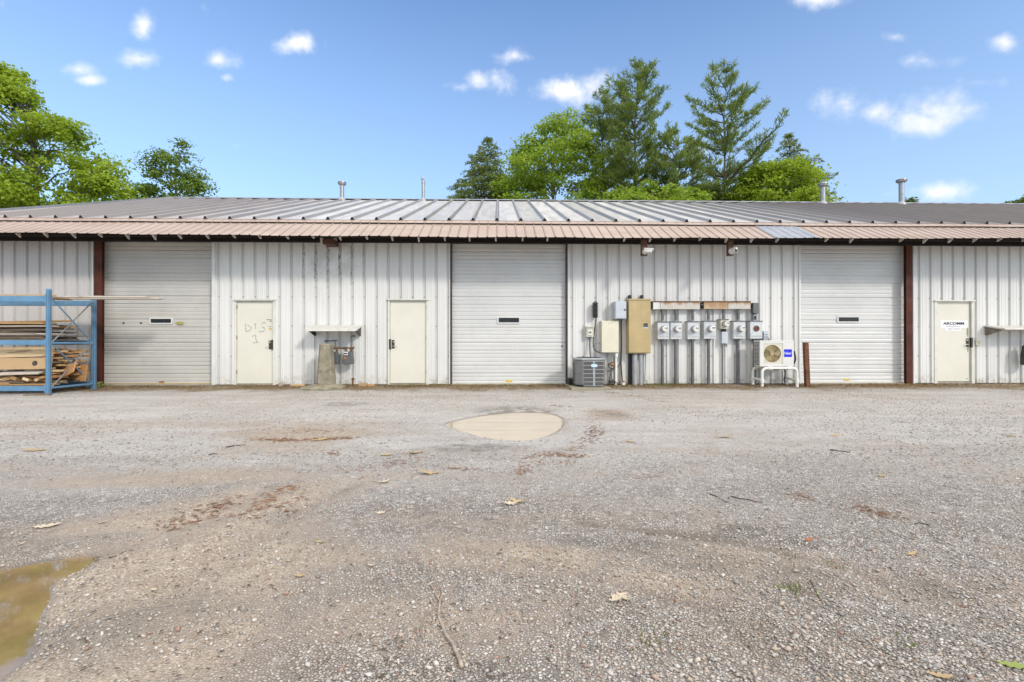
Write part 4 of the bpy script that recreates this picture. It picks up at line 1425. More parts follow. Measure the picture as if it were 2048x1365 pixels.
# ------------------------------------------------------------------ security cameras
def sec_cam(px0, px1, py0, py1, ball, tipd, label):
    Yc = 11.62
    t = thing("security_camera", label, "camera", at((px0 + px1) / 2, py0, Yc))
    mb = MB()
    a, b_ = at(px0, py1, Yc), at(px1, py0, Yc)
    mb.box(a.x, b_.x, Yc, Yc + .09, a.z, AZ1 + .06)
    mb.build("mounting_block", M['brownwood'], t, bevel=.004)
    c = at(ball[0], ball[1], Yc)
    MB().lathe([(.07, 0), (.07, -.025), (.055, -.05), (.02, -.06)], c, 'Y', 20).build("mount_base", M['white'], t, smooth='auto')
    p = c + Vector((0, -.07, 0))
    d = Vector(tipd).normalized()
    q0, q1 = p - d * .04, p + d * .15
    MB().tube([q0, q0 + d * .02, q1], [.035, .045, .045], 18).build("housing", M['white'], t, smooth='auto')
    MB().tube([q1, q1 + d * .006], [.034, .034], 18).build("lens", M['black'], t)
    MB().tube([q0 + Vector((0, -.0, .05)), q1 + d * .03 + Vector((0, 0, .05))], [.03, .03], 4).build("sun_shield", M['white'], t)


sec_cam(1283, 1295, 476, 511.5, (1290, 504), (.9, -.35, -.12), "white bullet camera pointing sideways from a brown block under the awning")
sec_cam(1456, 1467.3, 478, 511.5, (1462.5, 503.5), (.06, -1, -.12), "white camera facing outward from a brown block under the awning")
# ------------------------------------------------------------------ pallet rack and lumber
YR0, YR1 = 10.62, 11.78
rxr = at(94.5, 700, YR0).x
PW = .072
rxl = rxr - 2.55
rk = thing("pallet_rack", "blue steel pallet rack loaded with scrap lumber", "rack", ((rxl + rxr) / 2, (YR0 + YR1) / 2, 0))
ztop_f = at(94, 578, YR0).z
ztop_b = at(180, 599, YR1).z
zb_top, zb_mid, zb_bot = at(45, 592, YR0).z, at(45, 680.5, YR0).z, at(45, 773, YR0).z


def post(x, y, zt, mir):
    mb = MB()
    w, d, t = PW / 2, .065, .006
    mb.box(x - w, x + w, y, y + t, -.02, zt)
    mb.box(x - w, x - w + t, y + t, y + d, -.02, zt)
    mb.box(x + w - t, x + w, y + t, y + d, -.02, zt)
    p = mb.build("post", M['rackblue'], rk)
    h = MB()
    n = int(zt / .0508)
    for k in range(1, n):
        z = k * .0508
        for s in (-1, 1):
            h.box(x + s * .024 - .006, x + s * .024 + .006, y - .0012, y + .001, z - .011, z + .011)
        h.box(x + w - .001, x + w + .0012, y + .03, y + .05, z - .011, z + .011)
    h.build("slot", M['black'], p)
    MB().box(x - .07, x + .07, y - .03, y + .12, -.015, .012).build("foot_plate", M['rackblue'], rk)


for x in (rxl, rxr):
    post(x, YR0, ztop_f, False)
    post(x, YR1, ztop_b, True)
for (zt, h) in ((zb_top, .125), (zb_mid, .105), (zb_bot, .105)):
    for y in (YR0 + .012, YR1 + .03):
        b = MB().box(rxl + PW / 2 + .002, rxr - PW / 2 - .002, y, y + .045, zt - h, zt).build("beam", M['rackblue'], rk, bevel=.006)
        pl = MB()
        for sx, x in ((-1, rxr), (1, rxl)):
            pl.box(x - .052 if sx < 0 else x + .02, x - .02 if sx < 0 else x + .052, y - .022, y - .0125, zt - h - .03, zt + .03)
        pl.build("end_plate", M['rackblue'], b)
for x in (rxl, rxr):
    for z in (zb_bot - .04, zb_mid - .06):
        MB().box(x - .02, x + .02, YR0 + .082, YR1 - .002, z - .02, z + .02).build("strut", M['rackblue'], rk)
    zl = [zb_bot - .03, zb_mid - .05, zb_top - .02]
    for (za, zb_) in zip(zl[:-1], zl[1:]):
        for sg in (0, 1):
            p, q = Vector((x - .012 + .024 * sg, YR0 + .09, za if sg else zb_)), Vector((x - .012 + .024 * sg, YR1 - .01, zb_ if sg else za))
            MB().tube([p, q], .014, 6).build("brace", M['galv'] if sg else M['rackblue'], rk)

LUM = [0]


def board(name, label, c, size, rot, mt, cat="board", group=None):
    o = MB().box(-size[0] / 2, size[0] / 2, -size[1] / 2, size[1] / 2, -size[2] / 2, size[2] / 2).build(name, M[mt], None, bevel=.003)
    o.location = c
    o.rotation_euler = [R(a) for a in rot]
    return tag(o, label, cat, group)


xm = (rxl + rxr) / 2
# top level: long planks sticking out over the overhead door
zt = zb_top
xe1, xe2 = at(297, 594, 11.1).x, at(325, 595, 11.5).x
board("lumber_board", "long pale board on top of the blue rack, reaching part way over the overhead door", ((rxl + .1 + xe1) / 2, 11.1, zt + .022), (xe1 - rxl - .1, .19, .038), (0, 0, .3), 'lumber_grey')
board("lumber_board", "longest thin board on the rack top, its weathered end nearest the door window", ((rxl + .1 + xe2) / 2, 11.5, zt + .0215), (xe2 - rxl - .1, .20, .036), (0, 0, -.4), 'lumber_grey')
board("lumber_board", "pale board laid along the front beam on the rack top", (xm - .1, 10.78, zt + .022), (2.7, .14, .038), (0, 0, .8), 'lumber_pale')
for k, (dy, ang) in enumerate(((.35, 16), (.6, -12), (.85, 9))):
    board("lumber_board", "brown board lying slantwise just under the rack top planks", (rxr - .55 - k * .5, YR0 + .3 + dy * .6, zt - .022), (1.0, .16, .03), (0, 0, ang), 'lumber', group="brown boards slung under the rack top")
# middle level
G2 = "weathered boards stacked on the middle level of the blue rack"
L2 = "dark weathered board in the stack on the middle level of the rack"
z = zb_mid + .004
lay = [(.022, 'lumber_dark'), (.05, 'lumber_dark'), (.022, 'lumber_dark'), (.04, 'lumber_grey'), (.02, 'lumber_dark'), (.022, 'lumber_dark'), (.038, 'lumber_dark'), (.02, 'lumber_dark'), (.038, 'lumber_grey'), (.022, 'lumber_dark'), (.035, 'lumber')]
for k, (t, mt) in enumerate(lay):
    xe = rxr - random.uniform(-.0, .35)
    ln = random.uniform(1.7, 2.4)
    for row, yy in enumerate((YR0 + .26, YR0 + .62, YR0 + .95)):
        if row and random.random() < .25: continue
        if k == len(lay) - 1 and row == 2: continue
        m2 = mt if row == 0 else random.choice(['lumber_dark', 'lumber_dark', 'lumber_grey', 'lumber'])
        xx = min(xe - random.uniform(0, .3) * (row > 0), rxr + .02)
        board("lumber_board", L2, (xx - ln / 2, yy + random.uniform(-.03, .03), z + t / 2), (ln, random.uniform(.2, .33), t - .004), (random.uniform(-1, 1), random.uniform(-.35, .35), random.uniform(-1.2, 1.2)), m2, group=G2)
    z += t + random.uniform(0, .008)
board("lumber_board", "split tan board topping the stack on the middle level of the rack", (rxr - 1.0, YR0 + .42, z + .02), (2.1, .24, .03), (2, -1.2, -1.5), 'lumber')
board("lumber_board", "broken splintered board on the back of the middle stack", (rxr - .75, YR0 + .75, z + .035), (1.2, .13, .035), (4, -2, 3), 'lumber')
# bottom level: two wide boards leaning at the front, a white plank, and a heap of offcuts
zb = zb_bot
b1 = at(40, 708, 10.9)
board("lumber_board", "wide upper board on edge on the lowest rack level", (rxr - .28 - 1.1 + .12, 10.93, at(40, 706.5, 10.93).z), (2.2, .05, .225), (-14, -1.9, .6), 'lumber_pale')
kb = board("lumber_board", "wide board with a dark knot on the lowest rack level", (rxr - .08 - 1.15, 10.80, at(40, 728.5, 10.80).z), (2.3, .045, .25), (-10, -.8, .3), 'lumber_pale')
kc = at(68, 728.5, 10.765)
q = MB().lathe([(.058, 0), (.05, -.002), (.02, -.003)], (kc.x - kb.location.x, -.0235, kc.z - kb.location.z), 'Y', 16).build("knot", paint("dark_knot", (.06, .05, .045), .8, var=.4, scale=20), kb)
board("lumber_board", "whitish plank lying flat below the knotted board", (at(47, 746, 10.86).x, 10.86, at(47, 744.5, 10.86).z), (.86, .3, .035), (14, -1.5, 1), 'lumber_grey')
board("lumber_board", "long tan board along the bottom beam of the rack", (rxr - 1.2, 10.86, zb + .02), (2.3, .22, .036), (0, 0, .4), 'lumber')
board("lumber_board", "orange sheet offcut tilted against the heap inside the rack end", (at(138, 743, 11.15).x - .05, 11.15, at(138, 743, 11.15).z), (.50, .025, .27), (-28, -24, -14), 'lumber_orange')
board("lumber_board", "large orange panel standing at the back of the rack end", (at(158, 746, 11.55).x - .06, 11.55, at(150, 748, 11.55).z), (.5, .03, .36), (-10, -3, -6), 'lumber_orange')
GB = "small offcuts heaped on the bottom level of the blue rack"
LBL = "small lumber offcut in the heap on the bottom level of the rack"
random.seed(21)
# cross-lying blocks showing their end grain under the white plank
for k, px in enumerate((14, 33, 52, 72, 88)):
    board("lumber_offcut", LBL, (at(px, 755, 10.85).x, 10.95, at(px, random.uniform(757, 761), 10.8).z), (random.uniform(.10, .17), .34, random.uniform(.05, .085)), (random.uniform(-5, 5), random.uniform(-25, 25), random.uniform(-30, 30)), random.choice(['lumber', 'lumber_pale', 'lumber']), "offcut", GB)
for k in range(10):
    t = random.uniform(.025, .045)
    board("lumber_offcut", LBL, (rxr - random.uniform(.5, 1.9), random.uniform(10.8, 11.1), zb + .055 + .028 * (k % 4)), (random.uniform(.5, 1.3), random.uniform(.09, .2), t), (random.uniform(-6, 6), random.uniform(-4, 4), random.uniform(-8, 8)), random.choice(['lumber', 'lumber_dark', 'lumber', 'lumber_pale']), "offcut", GB)
# the taller stack behind the end frame
z = zb + .03
k = 0
ztop = at(140, 700, 11.4).z
while z < ztop:
    t = random.uniform(.028, .055)
    for yy in (11.0, 11.25, 11.5, 11.66):
        if random.random() < .15: continue
        ln = random.uniform(.6, 1.8)
        xe = rxr - random.uniform(.02, .22)
        board("lumber_offcut", LBL, (xe - ln / 2, yy + random.uniform(-.05, .05), z + t / 2), (ln, random.uniform(.12, .22), t - .004), (random.uniform(-5, 5), random.uniform(-2.5, 2.5), random.uniform(-7, 7)), random.choice(['lumber', 'lumber', 'lumber_orange', 'lumber_pale', 'lumber_dark']), "offcut", GB)
    z += t + random.uniform(.002, .015)
for (py, w, mt) in ((697, .55, 'lumber'), (702, .5, 'lumber_pale'), (711, .45, 'lumber_orange'), (719, .5, 'lumber'), (731, .4, 'lumber')):
    p = at(140, py, 11.2)
    board("lumber_offcut", LBL, (rxr - .06 - w / 2 - random.uniform(0, .12), 11.12, p.z), (w, .16, .035), (random.uniform(-12, 8), random.uniform(-6, 4), random.uniform(-14, 14)), mt, "offcut", GB)

# small wood scraps lying at the wall
for (px, py, w, d, h, rz, mt, lb) in ((603, 772.5, .34, .09, .05, 4, 'lumber_pale', "pale wood block on the ground just left of the concrete post"), (572, 772, .1, .12, .08, 30, 'lumber_grey', "greyed wood chunk at the wall, farther left of the concrete post"),
                                      (732, 772, .2, .12, .075, -10, 'lumber_pale', "tan wood block on the ground right of the gas meters"), (746, 772.5, .16, .07, .045, 14, 'lumber_orange', "reddish wood chip beside the tan block right of the gas meters"),
                                      (75, 791.5, .5, .1, .03, 4, 'lumber_dark', "flat weathered stick on the gravel under the rack front")):
    p = gpt(px, py)
    board("wood_scrap", lb, (p.x, min(p.y, 12.3), gz(p.x, min(p.y, 12.3)) + h / 2 - .004), (w, d, h), (2, -2, rz), mt, "wood scrap")

# ------------------------------------------------------------------ ground
def axis(parts):
    out = []
    for a, b, s in parts:
        n = max(1, round((b - a) / s))
        out += list(np.linspace(a, b, n, endpoint=False))
    out.append(parts[-1][1])
    return np.array(out)


gx = axis([(-400, -60, 40), (-60, -16, 4), (-16, -6, .16), (-6, -3, .07), (-3, 3, .04), (3, 6, .08), (6, 16, .16), (16, 60, 4), (60, 400, 40)])
gy = axis([(-300, -30, 30), (-30, -2, 4), (-2, 1.2, .2), (1.2, 3.2, .03), (3.2, 5.2, .05), (5.2, 7.8, .035), (7.8, 13, .08), (13, 40, 3), (40, 500, 46)])
GX, GY = np.meshgrid(gx, gy)
GZ = np.zeros_like(GX)
sel = (np.abs(GX) < 17) & (GY > -1) & (GY < 16)
GZ[sel] = height(GX[sel], GY[sel])
nx, ny = len(gx), len(gy)
co = np.stack([GX.ravel(), GY.ravel(), GZ.ravel()], 1).astype(np.float32)
I = (np.arange(ny - 1)[:, None] * nx + np.arange(nx - 1)[None]).ravel()
quads = np.stack([I, I + 1, I + nx + 1, I + nx], 1).astype(np.int32)
me = bpy.data.meshes.new("gravel_ground")
me.vertices.add(len(co)); me.vertices.foreach_set("co", co.ravel())
me.loops.add(quads.size); me.loops.foreach_set("vertex_index", quads.ravel())
me.polygons.add(len(quads)); me.polygons.foreach_set("loop_start", np.arange(0, quads.size, 4, dtype=np.int32))
me.update(calc_edges=True)
me.polygons.foreach_set("use_smooth", [True] * len(quads))
gr = bpy.data.objects.new("ground", me)
COL.objects.link(gr)
tag(gr, kind="structure")


def ellipse(nt, X, Y, px, py, rx, ry, rot=0.0, edge=.5):
    """Soft ellipse on the ground centred where the photo shows (px, py)."""
    c = gpt(px, py)
    dx, dy = math_(nt, 'SUBTRACT', X, c.x), math_(nt, 'SUBTRACT', Y, c.y)
    ca, sa = math.cos(rot), math.sin(rot)
    u = math_(nt, 'ADD', math_(nt, 'MULTIPLY', dx, ca / rx), math_(nt, 'MULTIPLY', dy, sa / rx))
    v = math_(nt, 'ADD', math_(nt, 'MULTIPLY', dx, -sa / ry), math_(nt, 'MULTIPLY', dy, ca / ry))
    r = math_(nt, 'SQRT', math_(nt, 'ADD', math_(nt, 'MULTIPLY', u, u), math_(nt, 'MULTIPLY', v, v)))
    return rng(nt, r, 1.0, 1.0 - edge)


def gravel():
    m, nt, b = new_mat("gravel", .85)
    v = coords(nt)
    X_, Y_, Z_ = N(nt, 'ShaderNodeSeparateXYZ', {0: v}).outputs
    warp = N(nt, 'ShaderNodeTexNoise', {'Vector': v, 'Scale': 1.3, 'Detail': 4}).outputs[0]
    w2 = noise_(nt, v, 5.5, 6, .65)
    big = noise_(nt, v, .42, 4, .6)
    # stones
    v1 = N(nt, 'ShaderNodeTexVoronoi', {'Vector': v, 'Scale': 78.0, 'Randomness': 1.0})
    v1e = N(nt, 'ShaderNodeTexVoronoi', {'Vector': v, 'Scale': 78.0, 'Randomness': 1.0}, feature='DISTANCE_TO_EDGE')
    rc = N(nt, 'ShaderNodeSeparateColor', {0: v1.outputs['Color']}).outputs
    v2 = N(nt, 'ShaderNodeTexVoronoi', {'Vector': v, 'Scale': 21.0, 'Randomness': 1.0})
    rc2 = N(nt, 'ShaderNodeSeparateColor', {0: v2.outputs['Color']}).outputs
    stone = mixc(nt, rng(nt, rc[0], .0, 1.0, 0, 1, False), (.262, .24, .212), (.64, .60, .552))
    stone = mixc(nt, rng(nt, rc[1], .84, .9), stone, (.78, .75, .72))
    stone = mixc(nt, rng(nt, rc[2], .93, .96), stone, (.44, .33, .26))
    stone = mixc(nt, math_(nt, 'MULTIPLY', rng(nt, rc2[0], .0, .22, 1, 0), .6), stone, (.17, .16, .155))
    gap = rng(nt, v1e.outputs[0], .0, .2)
    stone = mixc(nt, gap, (.055, .046, .04), stone)
    # coarser dark chips and pale drifts that still read far off
    v3 = N(nt, 'ShaderNodeTexVoronoi', {'Vector': v, 'Scale': 12.0, 'Randomness': 1.0})
    r3 = N(nt, 'ShaderNodeSeparateColor', {0: v3.outputs['Color']}).outputs
    chip = math_(nt, 'MULTIPLY', rng(nt, v3.outputs['Distance'], .34, .2), rng(nt, r3[0], .42, .46, 1, 0))
    stone = mixc(nt, math_(nt, 'MULTIPLY', chip, .5), stone, (.14, .13, .125))
    chip2 = math_(nt, 'MULTIPLY', rng(nt, v3.outputs['Distance'], .34, .2), rng(nt, r3[0], .72, .76))
    stone = mixc(nt, math_(nt, 'MULTIPLY', chip2, .4), stone, (.78, .76, .74))
    dr = noise_(nt, coords(nt, (.55, 1.6, 1)), 1.1, 6, .65)
    stone = mixc(nt, math_(nt, 'MULTIPLY', math_(nt, 'ADD', math_(nt, 'MULTIPLY', rng(nt, dr, .38, .62), .35), math_(nt, 'MULTIPLY', rng(nt, Y_, 2.6, 6.0), .74)), .62), stone, (.63, .605, .575))
    near = math_(nt, 'MULTIPLY', rng(nt, Y_, 4.2, 2.0), rng(nt, math_(nt, 'ADD', warp, math_(nt, 'MULTIPLY', X_, -.05)), .38, .58, .35, 1.0))
    stone = mixc(nt, math_(nt, 'MULTIPLY', near, .5), stone, (.27, .218, .165))
    # dirt packed between and over the stones
    spk = N(nt, 'ShaderNodeTexVoronoi', {'Vector': v, 'Scale': 120.0, 'Randomness': 1.0})
    sr = N(nt, 'ShaderNodeSeparateColor', {0: spk.outputs['Color']}).outputs
    dirt = mixc(nt, rng(nt, w2, .3, .7), (.29, .232, .172), (.395, .325, .248))
    dirt = mixc(nt, rng(nt, sr[0], .80, .9), dirt, (.15, .12, .095))
    dirt = mixc(nt, rng(nt, sr[1], .88, .94), dirt, (.54, .48, .42))
    # where dirt lies
    es = [ellipse(nt, X_, Y_, 300, 1150, 1.05, .95, .35, .7), ellipse(nt, X_, Y_, 470, 1010, 1.5, .6, .5, .8), ellipse(nt, X_, Y_, 1000, 1110, 1.0, .30, -.2, .8),
          ellipse(nt, X_, Y_, 1560, 1120, .8, .28, -.35, .8), ellipse(nt, X_, Y_, 1320, 1165, .5, .22, -.3, .8), ellipse(nt, X_, Y_, 610, 870, 1.3, 1.3, 0, .8), ellipse(nt, X_, Y_, 200, 1330, .9, .5, .3, .8),
          ellipse(nt, X_, Y_, 620, 1110, .55, .3, 0, .8), ellipse(nt, X_, Y_, 200, 850, 4.0, .7, 0, .9), ellipse(nt, X_, Y_, 820, 1250, .9, .35, 0, .9), ellipse(nt, X_, Y_, 1900, 1180, .7, .3, 0, .9), ellipse(nt, X_, Y_, 1215, 829, .55, .8, 0, .7), ellipse(nt, X_, Y_, 330, 960, 2.0, .45, .1, .9)]
    wts = [1.0, 1.0, .85, .75, .7, .85, .9, .8, .55, .6, .5, .9, .7]
    dm = None
    for e, w in zip(es, wts):
        e = math_(nt, 'MULTIPLY', e, w)
        dm = e if dm is None else math_(nt, 'MAXIMUM', dm, e)
    dm = math_(nt, 'ADD', math_(nt, 'MULTIPLY', dm, .62), math_(nt, 'MULTIPLY', math_(nt, 'SUBTRACT', math_(nt, 'ADD', math_(nt, 'MULTIPLY', big, .55), math_(nt, 'MULTIPLY', warp, .45)), .5), 1.15))
    dm = math_(nt, 'ADD', dm, math_(nt, 'MULTIPLY', math_(nt, 'SUBTRACT', w2, .5), .8))
    band = noise_(nt, coords(nt, (.10, 1.3, 1)), 1.2, 5, .6)
    dm = math_(nt, 'ADD', dm, math_(nt, 'MULTIPLY', math_(nt, 'SUBTRACT', band, .52), .9))
    dmask = rng(nt, dm, .05, .58)
    stones_show = math_(nt, 'MULTIPLY', rng(nt, rc[2], .25, .75), .42)
    dmask2 = math_(nt, 'MULTIPLY', dmask, math_(nt, 'SUBTRACT', 1.0, stones_show))
    # browner stones close to the dirt
    stone = mixc(nt, math_(nt, 'MULTIPLY', rng(nt, dm, -.12, .38), .66), stone, (.385, .315, .255), 'MIX')
    c = mixc(nt, dmask2, stone, dirt)
    # dark damp rings and ruts
    dk = None
    for a in ((955, 896, .75, .30, 0, .7), (1030, 822, .85, .75, 0, .5), (690, 809, .6, .45, 0, .6), (1222, 828, .35, .5, 0, .6), (1500, 1060, .55, .12, .1, .8), (1530, 1130, .3, .07, -.4, .8), (1600, 1140, .55, .2, -.35, .8), (1400, 1120, .5, .18, -.2, .8), (1250, 1090, .7, .12, -.15, .8), (1900, 1180, .4, .2, 0, .8), (250, 1250, .6, .3, .5, .8)):
        e = ellipse(nt, X_, Y_, *a)
        dk = e if dk is None else math_(nt, 'MAXIMUM', dk, e)
    dk = math_(nt, 'MULTIPLY', dk, rng(nt, w2, .3, .65))
    c = mixc(nt, math_(nt, 'MULTIPLY', dk, .72), c, (.145, .132, .115))
    # wet rim of the puddles
    wet = math_(nt, 'MULTIPLY', rng(nt, Z_, -.010, -.027), .75)
    c = mixc(nt, wet, c, (.19, .15, .11))
    # brown soil strip along the wall
    sl = math_(nt, 'ADD', Y_, math_(nt, 'MULTIPLY', math_(nt, 'SUBTRACT', noise_(nt, coords(nt, (.8, .5, 1)), 1.2, 7, .7), .5), 3.2))
    soil = mixc(nt, rng(nt, noise_(nt, v, 14, 6, .7), .35, .65), (.15, .10, .055), (.37, .285, .175))
    soil = mixc(nt, math_(nt, 'MULTIPLY', rng(nt, noise_(nt, v, 2.3, 4), .52, .62), .6), soil, (.17, .165, .06))
    c = mixc(nt, math_(nt, 'MULTIPLY', rng(nt, sl, 11.05, 11.75), rng(nt, w2, .3, .6, .35, 1)), c, soil)
    nt.links.new(c, b.inputs['Base Color'])
    nt.links.new(rng(nt, wet, 0, .5, .88, .35), b.inputs['Roughness'])
    h1 = math_(nt, 'MULTIPLY', rng(nt, v1e.outputs[0], 0, .3), math_(nt, 'SUBTRACT', 1.0, math_(nt, 'MULTIPLY', dmask2, .8)))
    hh = math_(nt, 'ADD', math_(nt, 'ADD', h1, math_(nt, 'MULTIPLY', rc[0], .5)), math_(nt, 'MULTIPLY', w2, .8))
    bn = N(nt, 'ShaderNodeBump', {'Strength': .8, 'Distance': .008, 'Height': hh})
    nt.links.new(bn.outputs[0], b.inputs['Normal'])
    return m


me.materials.append(gravel())


def water(name, base, spec=.5, ior=1.33, var=.1):
    m, nt, b = new_mat(name, .03)
    v = coords(nt)
    c = mixc(nt, rng(nt, noise_(nt, v, 2.2, 5, .6), .3, .7), [x * (1 - var) for x in base], [x * (1 + var) for x in base])
    nt.links.new(c, b.inputs['Base Color'])
    b.inputs['IOR'].default_value = ior
    b.inputs['Specular IOR Level'].default_value = spec
    bn = N(nt, 'ShaderNodeBump', {'Strength': .02, 'Distance': .01, 'Height': noise_(nt, v, 9, 2)})
    nt.links.new(bn.outputs[0], b.inputs['Normal'])
    return m


for poly, mt in ((P1, water("milky_puddle_water", (.47, .39, .28), .7, 1.6, .06)), (P2, water("murky_puddle_water", (.245, .168, .085), .9, 1.8, .3)), (P3, water("small_puddle_water", (.40, .33, .25)))):
    n = len(poly)
    out = []
    A = sum(poly[i][0] * poly[(i + 1) % n][1] - poly[(i + 1) % n][0] * poly[i][1] for i in range(n))
    sg = 1 if A > 0 else -1
    for i in range(n):
        a, b_, c = Vector(poly[i - 1]), Vector(poly[i]), Vector(poly[(i + 1) % n])
        t = ((b_ - a).normalized() + (c - b_).normalized()).normalized()
        nn = Vector((t.y, -t.x)) * sg
        p = b_ + nn * .07
        out.append((p.x, p.y, WATER))
    tris = tessellate_polygon([[Vector(p) for p in out]])
    wm = MB().add(out, [tuple(t) for t in tris])
    o = wm.build("puddle", mt, None)
    if o.data.polygons[0].normal.z < 0:
        o.data.flip_normals()
    tag(o, kind="structure")

# loose stones near the camera --------------------------------------------------
NS = 42000
rg = np.random.default_rng(11)
yy = 1.35 + 3.6 * rg.random(NS * 3) ** 1.6
xx = (rg.random(NS * 3) - .5) * 2.3 * yy + .05 * yy
dens = np.zeros(len(xx))
dn = fnoise(xx, yy, .8, 4.4) * .6 + fnoise(xx, yy, 2.6, 8.1) * .45
right = np.clip((xx + 1.2) / 1.6, 0, 1)
keep = (dn + right * .55 - .1 + rg.random(len(xx)) * .5 > .28)
for p in PUD[:2]:
    keep &= sdf_poly(xx, yy, p) > -.02 + .06 * rg.random(len(xx))
xx, yy = xx[keep][:NS], yy[keep][:NS]
y2 = 4.6 + 6.5 * rg.random(26000)
x2 = (rg.random(26000) - .5) * 2.25 * y2 + .05 * y2
k2 = fnoise(x2, y2, .5, 6.6) + .5 * fnoise(x2, y2, 2.0, 1.6) + rg.random(len(x2)) * .7 > .38
for p in PUD: k2 &= sdf_poly(x2, y2, p) > .03
x2, y2 = x2[k2], y2[k2]
n1 = len(xx)
xx, yy = np.concatenate([xx, x2]), np.concatenate([yy, y2])
hz = height(xx, yy)
n = len(xx)
base = np.array([(1, 0, 0), (0, 1, 0), (-1, 0, 0), (0, -1, 0), (0, 0, 1), (0, 0, -1), (.62, .62, .5), (-.62, .62, .5), (-.62, -.62, .5), (.62, -.62, .5)])
tri = np.array([(4, 0, 6), (4, 6, 1), (4, 1, 7), (4, 7, 2), (4, 2, 8), (4, 8, 3), (4, 3, 9), (4, 9, 0), (0, 1, 6), (1, 2, 7), (2, 3, 8), (3, 0, 9), (5, 1, 0), (5, 2, 1), (5, 3, 2), (5, 0, 3)])
sz = .003 + .0045 * rg.random(n) ** 2.2 + (rg.random(n) < .02) * .005
sz[n1:] = .005 + .006 * rg.random(n - n1) ** 2
rad3 = sz[:, None, None] * (1 + .35 * rg.standard_normal((n, 10, 1)).clip(-1.5, 1.5)) * np.stack([1 + .5 * rg.random(n), .8 + .3 * rg.random(n), .55 + .3 * rg.random(n)], 1)[:, None, :]
pts = base[None] * rad3
an = rg.random(n) * 6.283
ca, sa = np.cos(an)[:, None], np.sin(an)[:, None]
px_, py_ = pts[..., 0] * ca - pts[..., 1] * sa, pts[..., 0] * sa + pts[..., 1] * ca
tl = (rg.random(n) - .5)[:, None] * .8
V3 = np.stack([px_ + xx[:, None], py_ + yy[:, None], pts[..., 2] + px_ * tl + (hz + sz * .25)[:, None]], 2)
me = bpy.data.meshes.new("loose_stones")
me.vertices.add(n * 10); me.vertices.foreach_set("co", V3.astype(np.float32).ravel())
fi = (tri[None] + (np.arange(n) * 10)[:, None, None]).reshape(-1)
me.loops.add(len(fi)); me.loops.foreach_set("vertex_index", fi.astype(np.int32))
me.polygons.add(len(fi) // 3); me.polygons.foreach_set("loop_start", np.arange(0, len(fi), 3, dtype=np.int32))
me.update(calc_edges=True)


def stone_mat():
    m, nt, b = new_mat("crushed_stone", .85)
    isl = N(nt, 'ShaderNodeNewGeometry').outputs['Random Per Island']
    c = mixc(nt, isl, (.20, .18, .158), (.57, .535, .49))
    w = N(nt, 'ShaderNodeTexWhiteNoise', {1: isl}, noise_dimensions='1D').outputs[0]
    c = mixc(nt, rng(nt, w, .72, .8), c, (.44, .36, .29))
    c = mixc(nt, rng(nt, w, .965, .975), c, (.36, .22, .16))
    v = coords(nt)
    c = mixc(nt, math_(nt, 'MULTIPLY', rng(nt, noise_(nt, v, 90, 3), .4, .7), .3), c, (.22, .20, .18))
    nt.links.new(c, b.inputs['Base Color'])
    return m


me.materials.append(stone_mat())
o = bpy.data.objects.new("gravel", me)
COL.objects.link(o)
tag(o, "loose crushed stones scattered over the near gravel", "gravel", kind="stuff")

# needle litter streaks, wall litter, grass ---------------------------------------
def blades(name, label, pts, ln, wd, mt, up=0.0, cat="litter"):
    """Thin flat slivers lying at pts (n x 2)."""
    pts = np.array(pts)
    n = len(pts)
    h = height(pts[:, 0], pts[:, 1])
    a = rg.random(n) * 6.283
    L = ln * (.5 + rg.random(n))
    w = wd * (.6 + .8 * rg.random(n))
    dx, dy = np.cos(a), np.sin(a)
    z0 = h + .002 + rg.random(n) * .006
    tz = (rg.random(n) - .35) * up * L
    A = np.stack([pts[:, 0] - dx * L / 2, pts[:, 1] - dy * L / 2, z0], 1)
    B = np.stack([pts[:, 0] + dy * w, pts[:, 1] - dx * w, z0 + .004], 1)
    C = np.stack([pts[:, 0] + dx * L / 2, pts[:, 1] + dy * L / 2, z0 + np.abs(tz)], 1)
    D = np.stack([pts[:, 0] - dy * w, pts[:, 1] + dx * w, z0 + .003], 1)
    o = np_mesh(name, np.stack([A, B, C, D], 1).reshape(-1, 3), 4, mt)
    return tag(o, label, cat, kind="stuff")


def streak_pts(lines, dens):
    out = []
    for (pts, wd, k) in lines:
        P_ = [gpt(*p) for p in pts]
        for a, b_ in zip(P_[:-1], P_[1:]):
            m_ = int(dens * k * (b_ - a).length)
            for _ in range(m_):
                t = rg.random()
                q = a.lerp(b_, t)
                if noise.noise(Vector((q.x * 2.5, q.y * 2.5, 4))) + rg.random() * .8 < .12: continue
                s = rg.standard_normal(2) * wd * 1.9 * (.6 + .8 * abs(noise.noise(Vector((q.x * 3, q.y * 3, 9)))))
                out.append((q.x + s[0], q.y + s[1]))
    return out


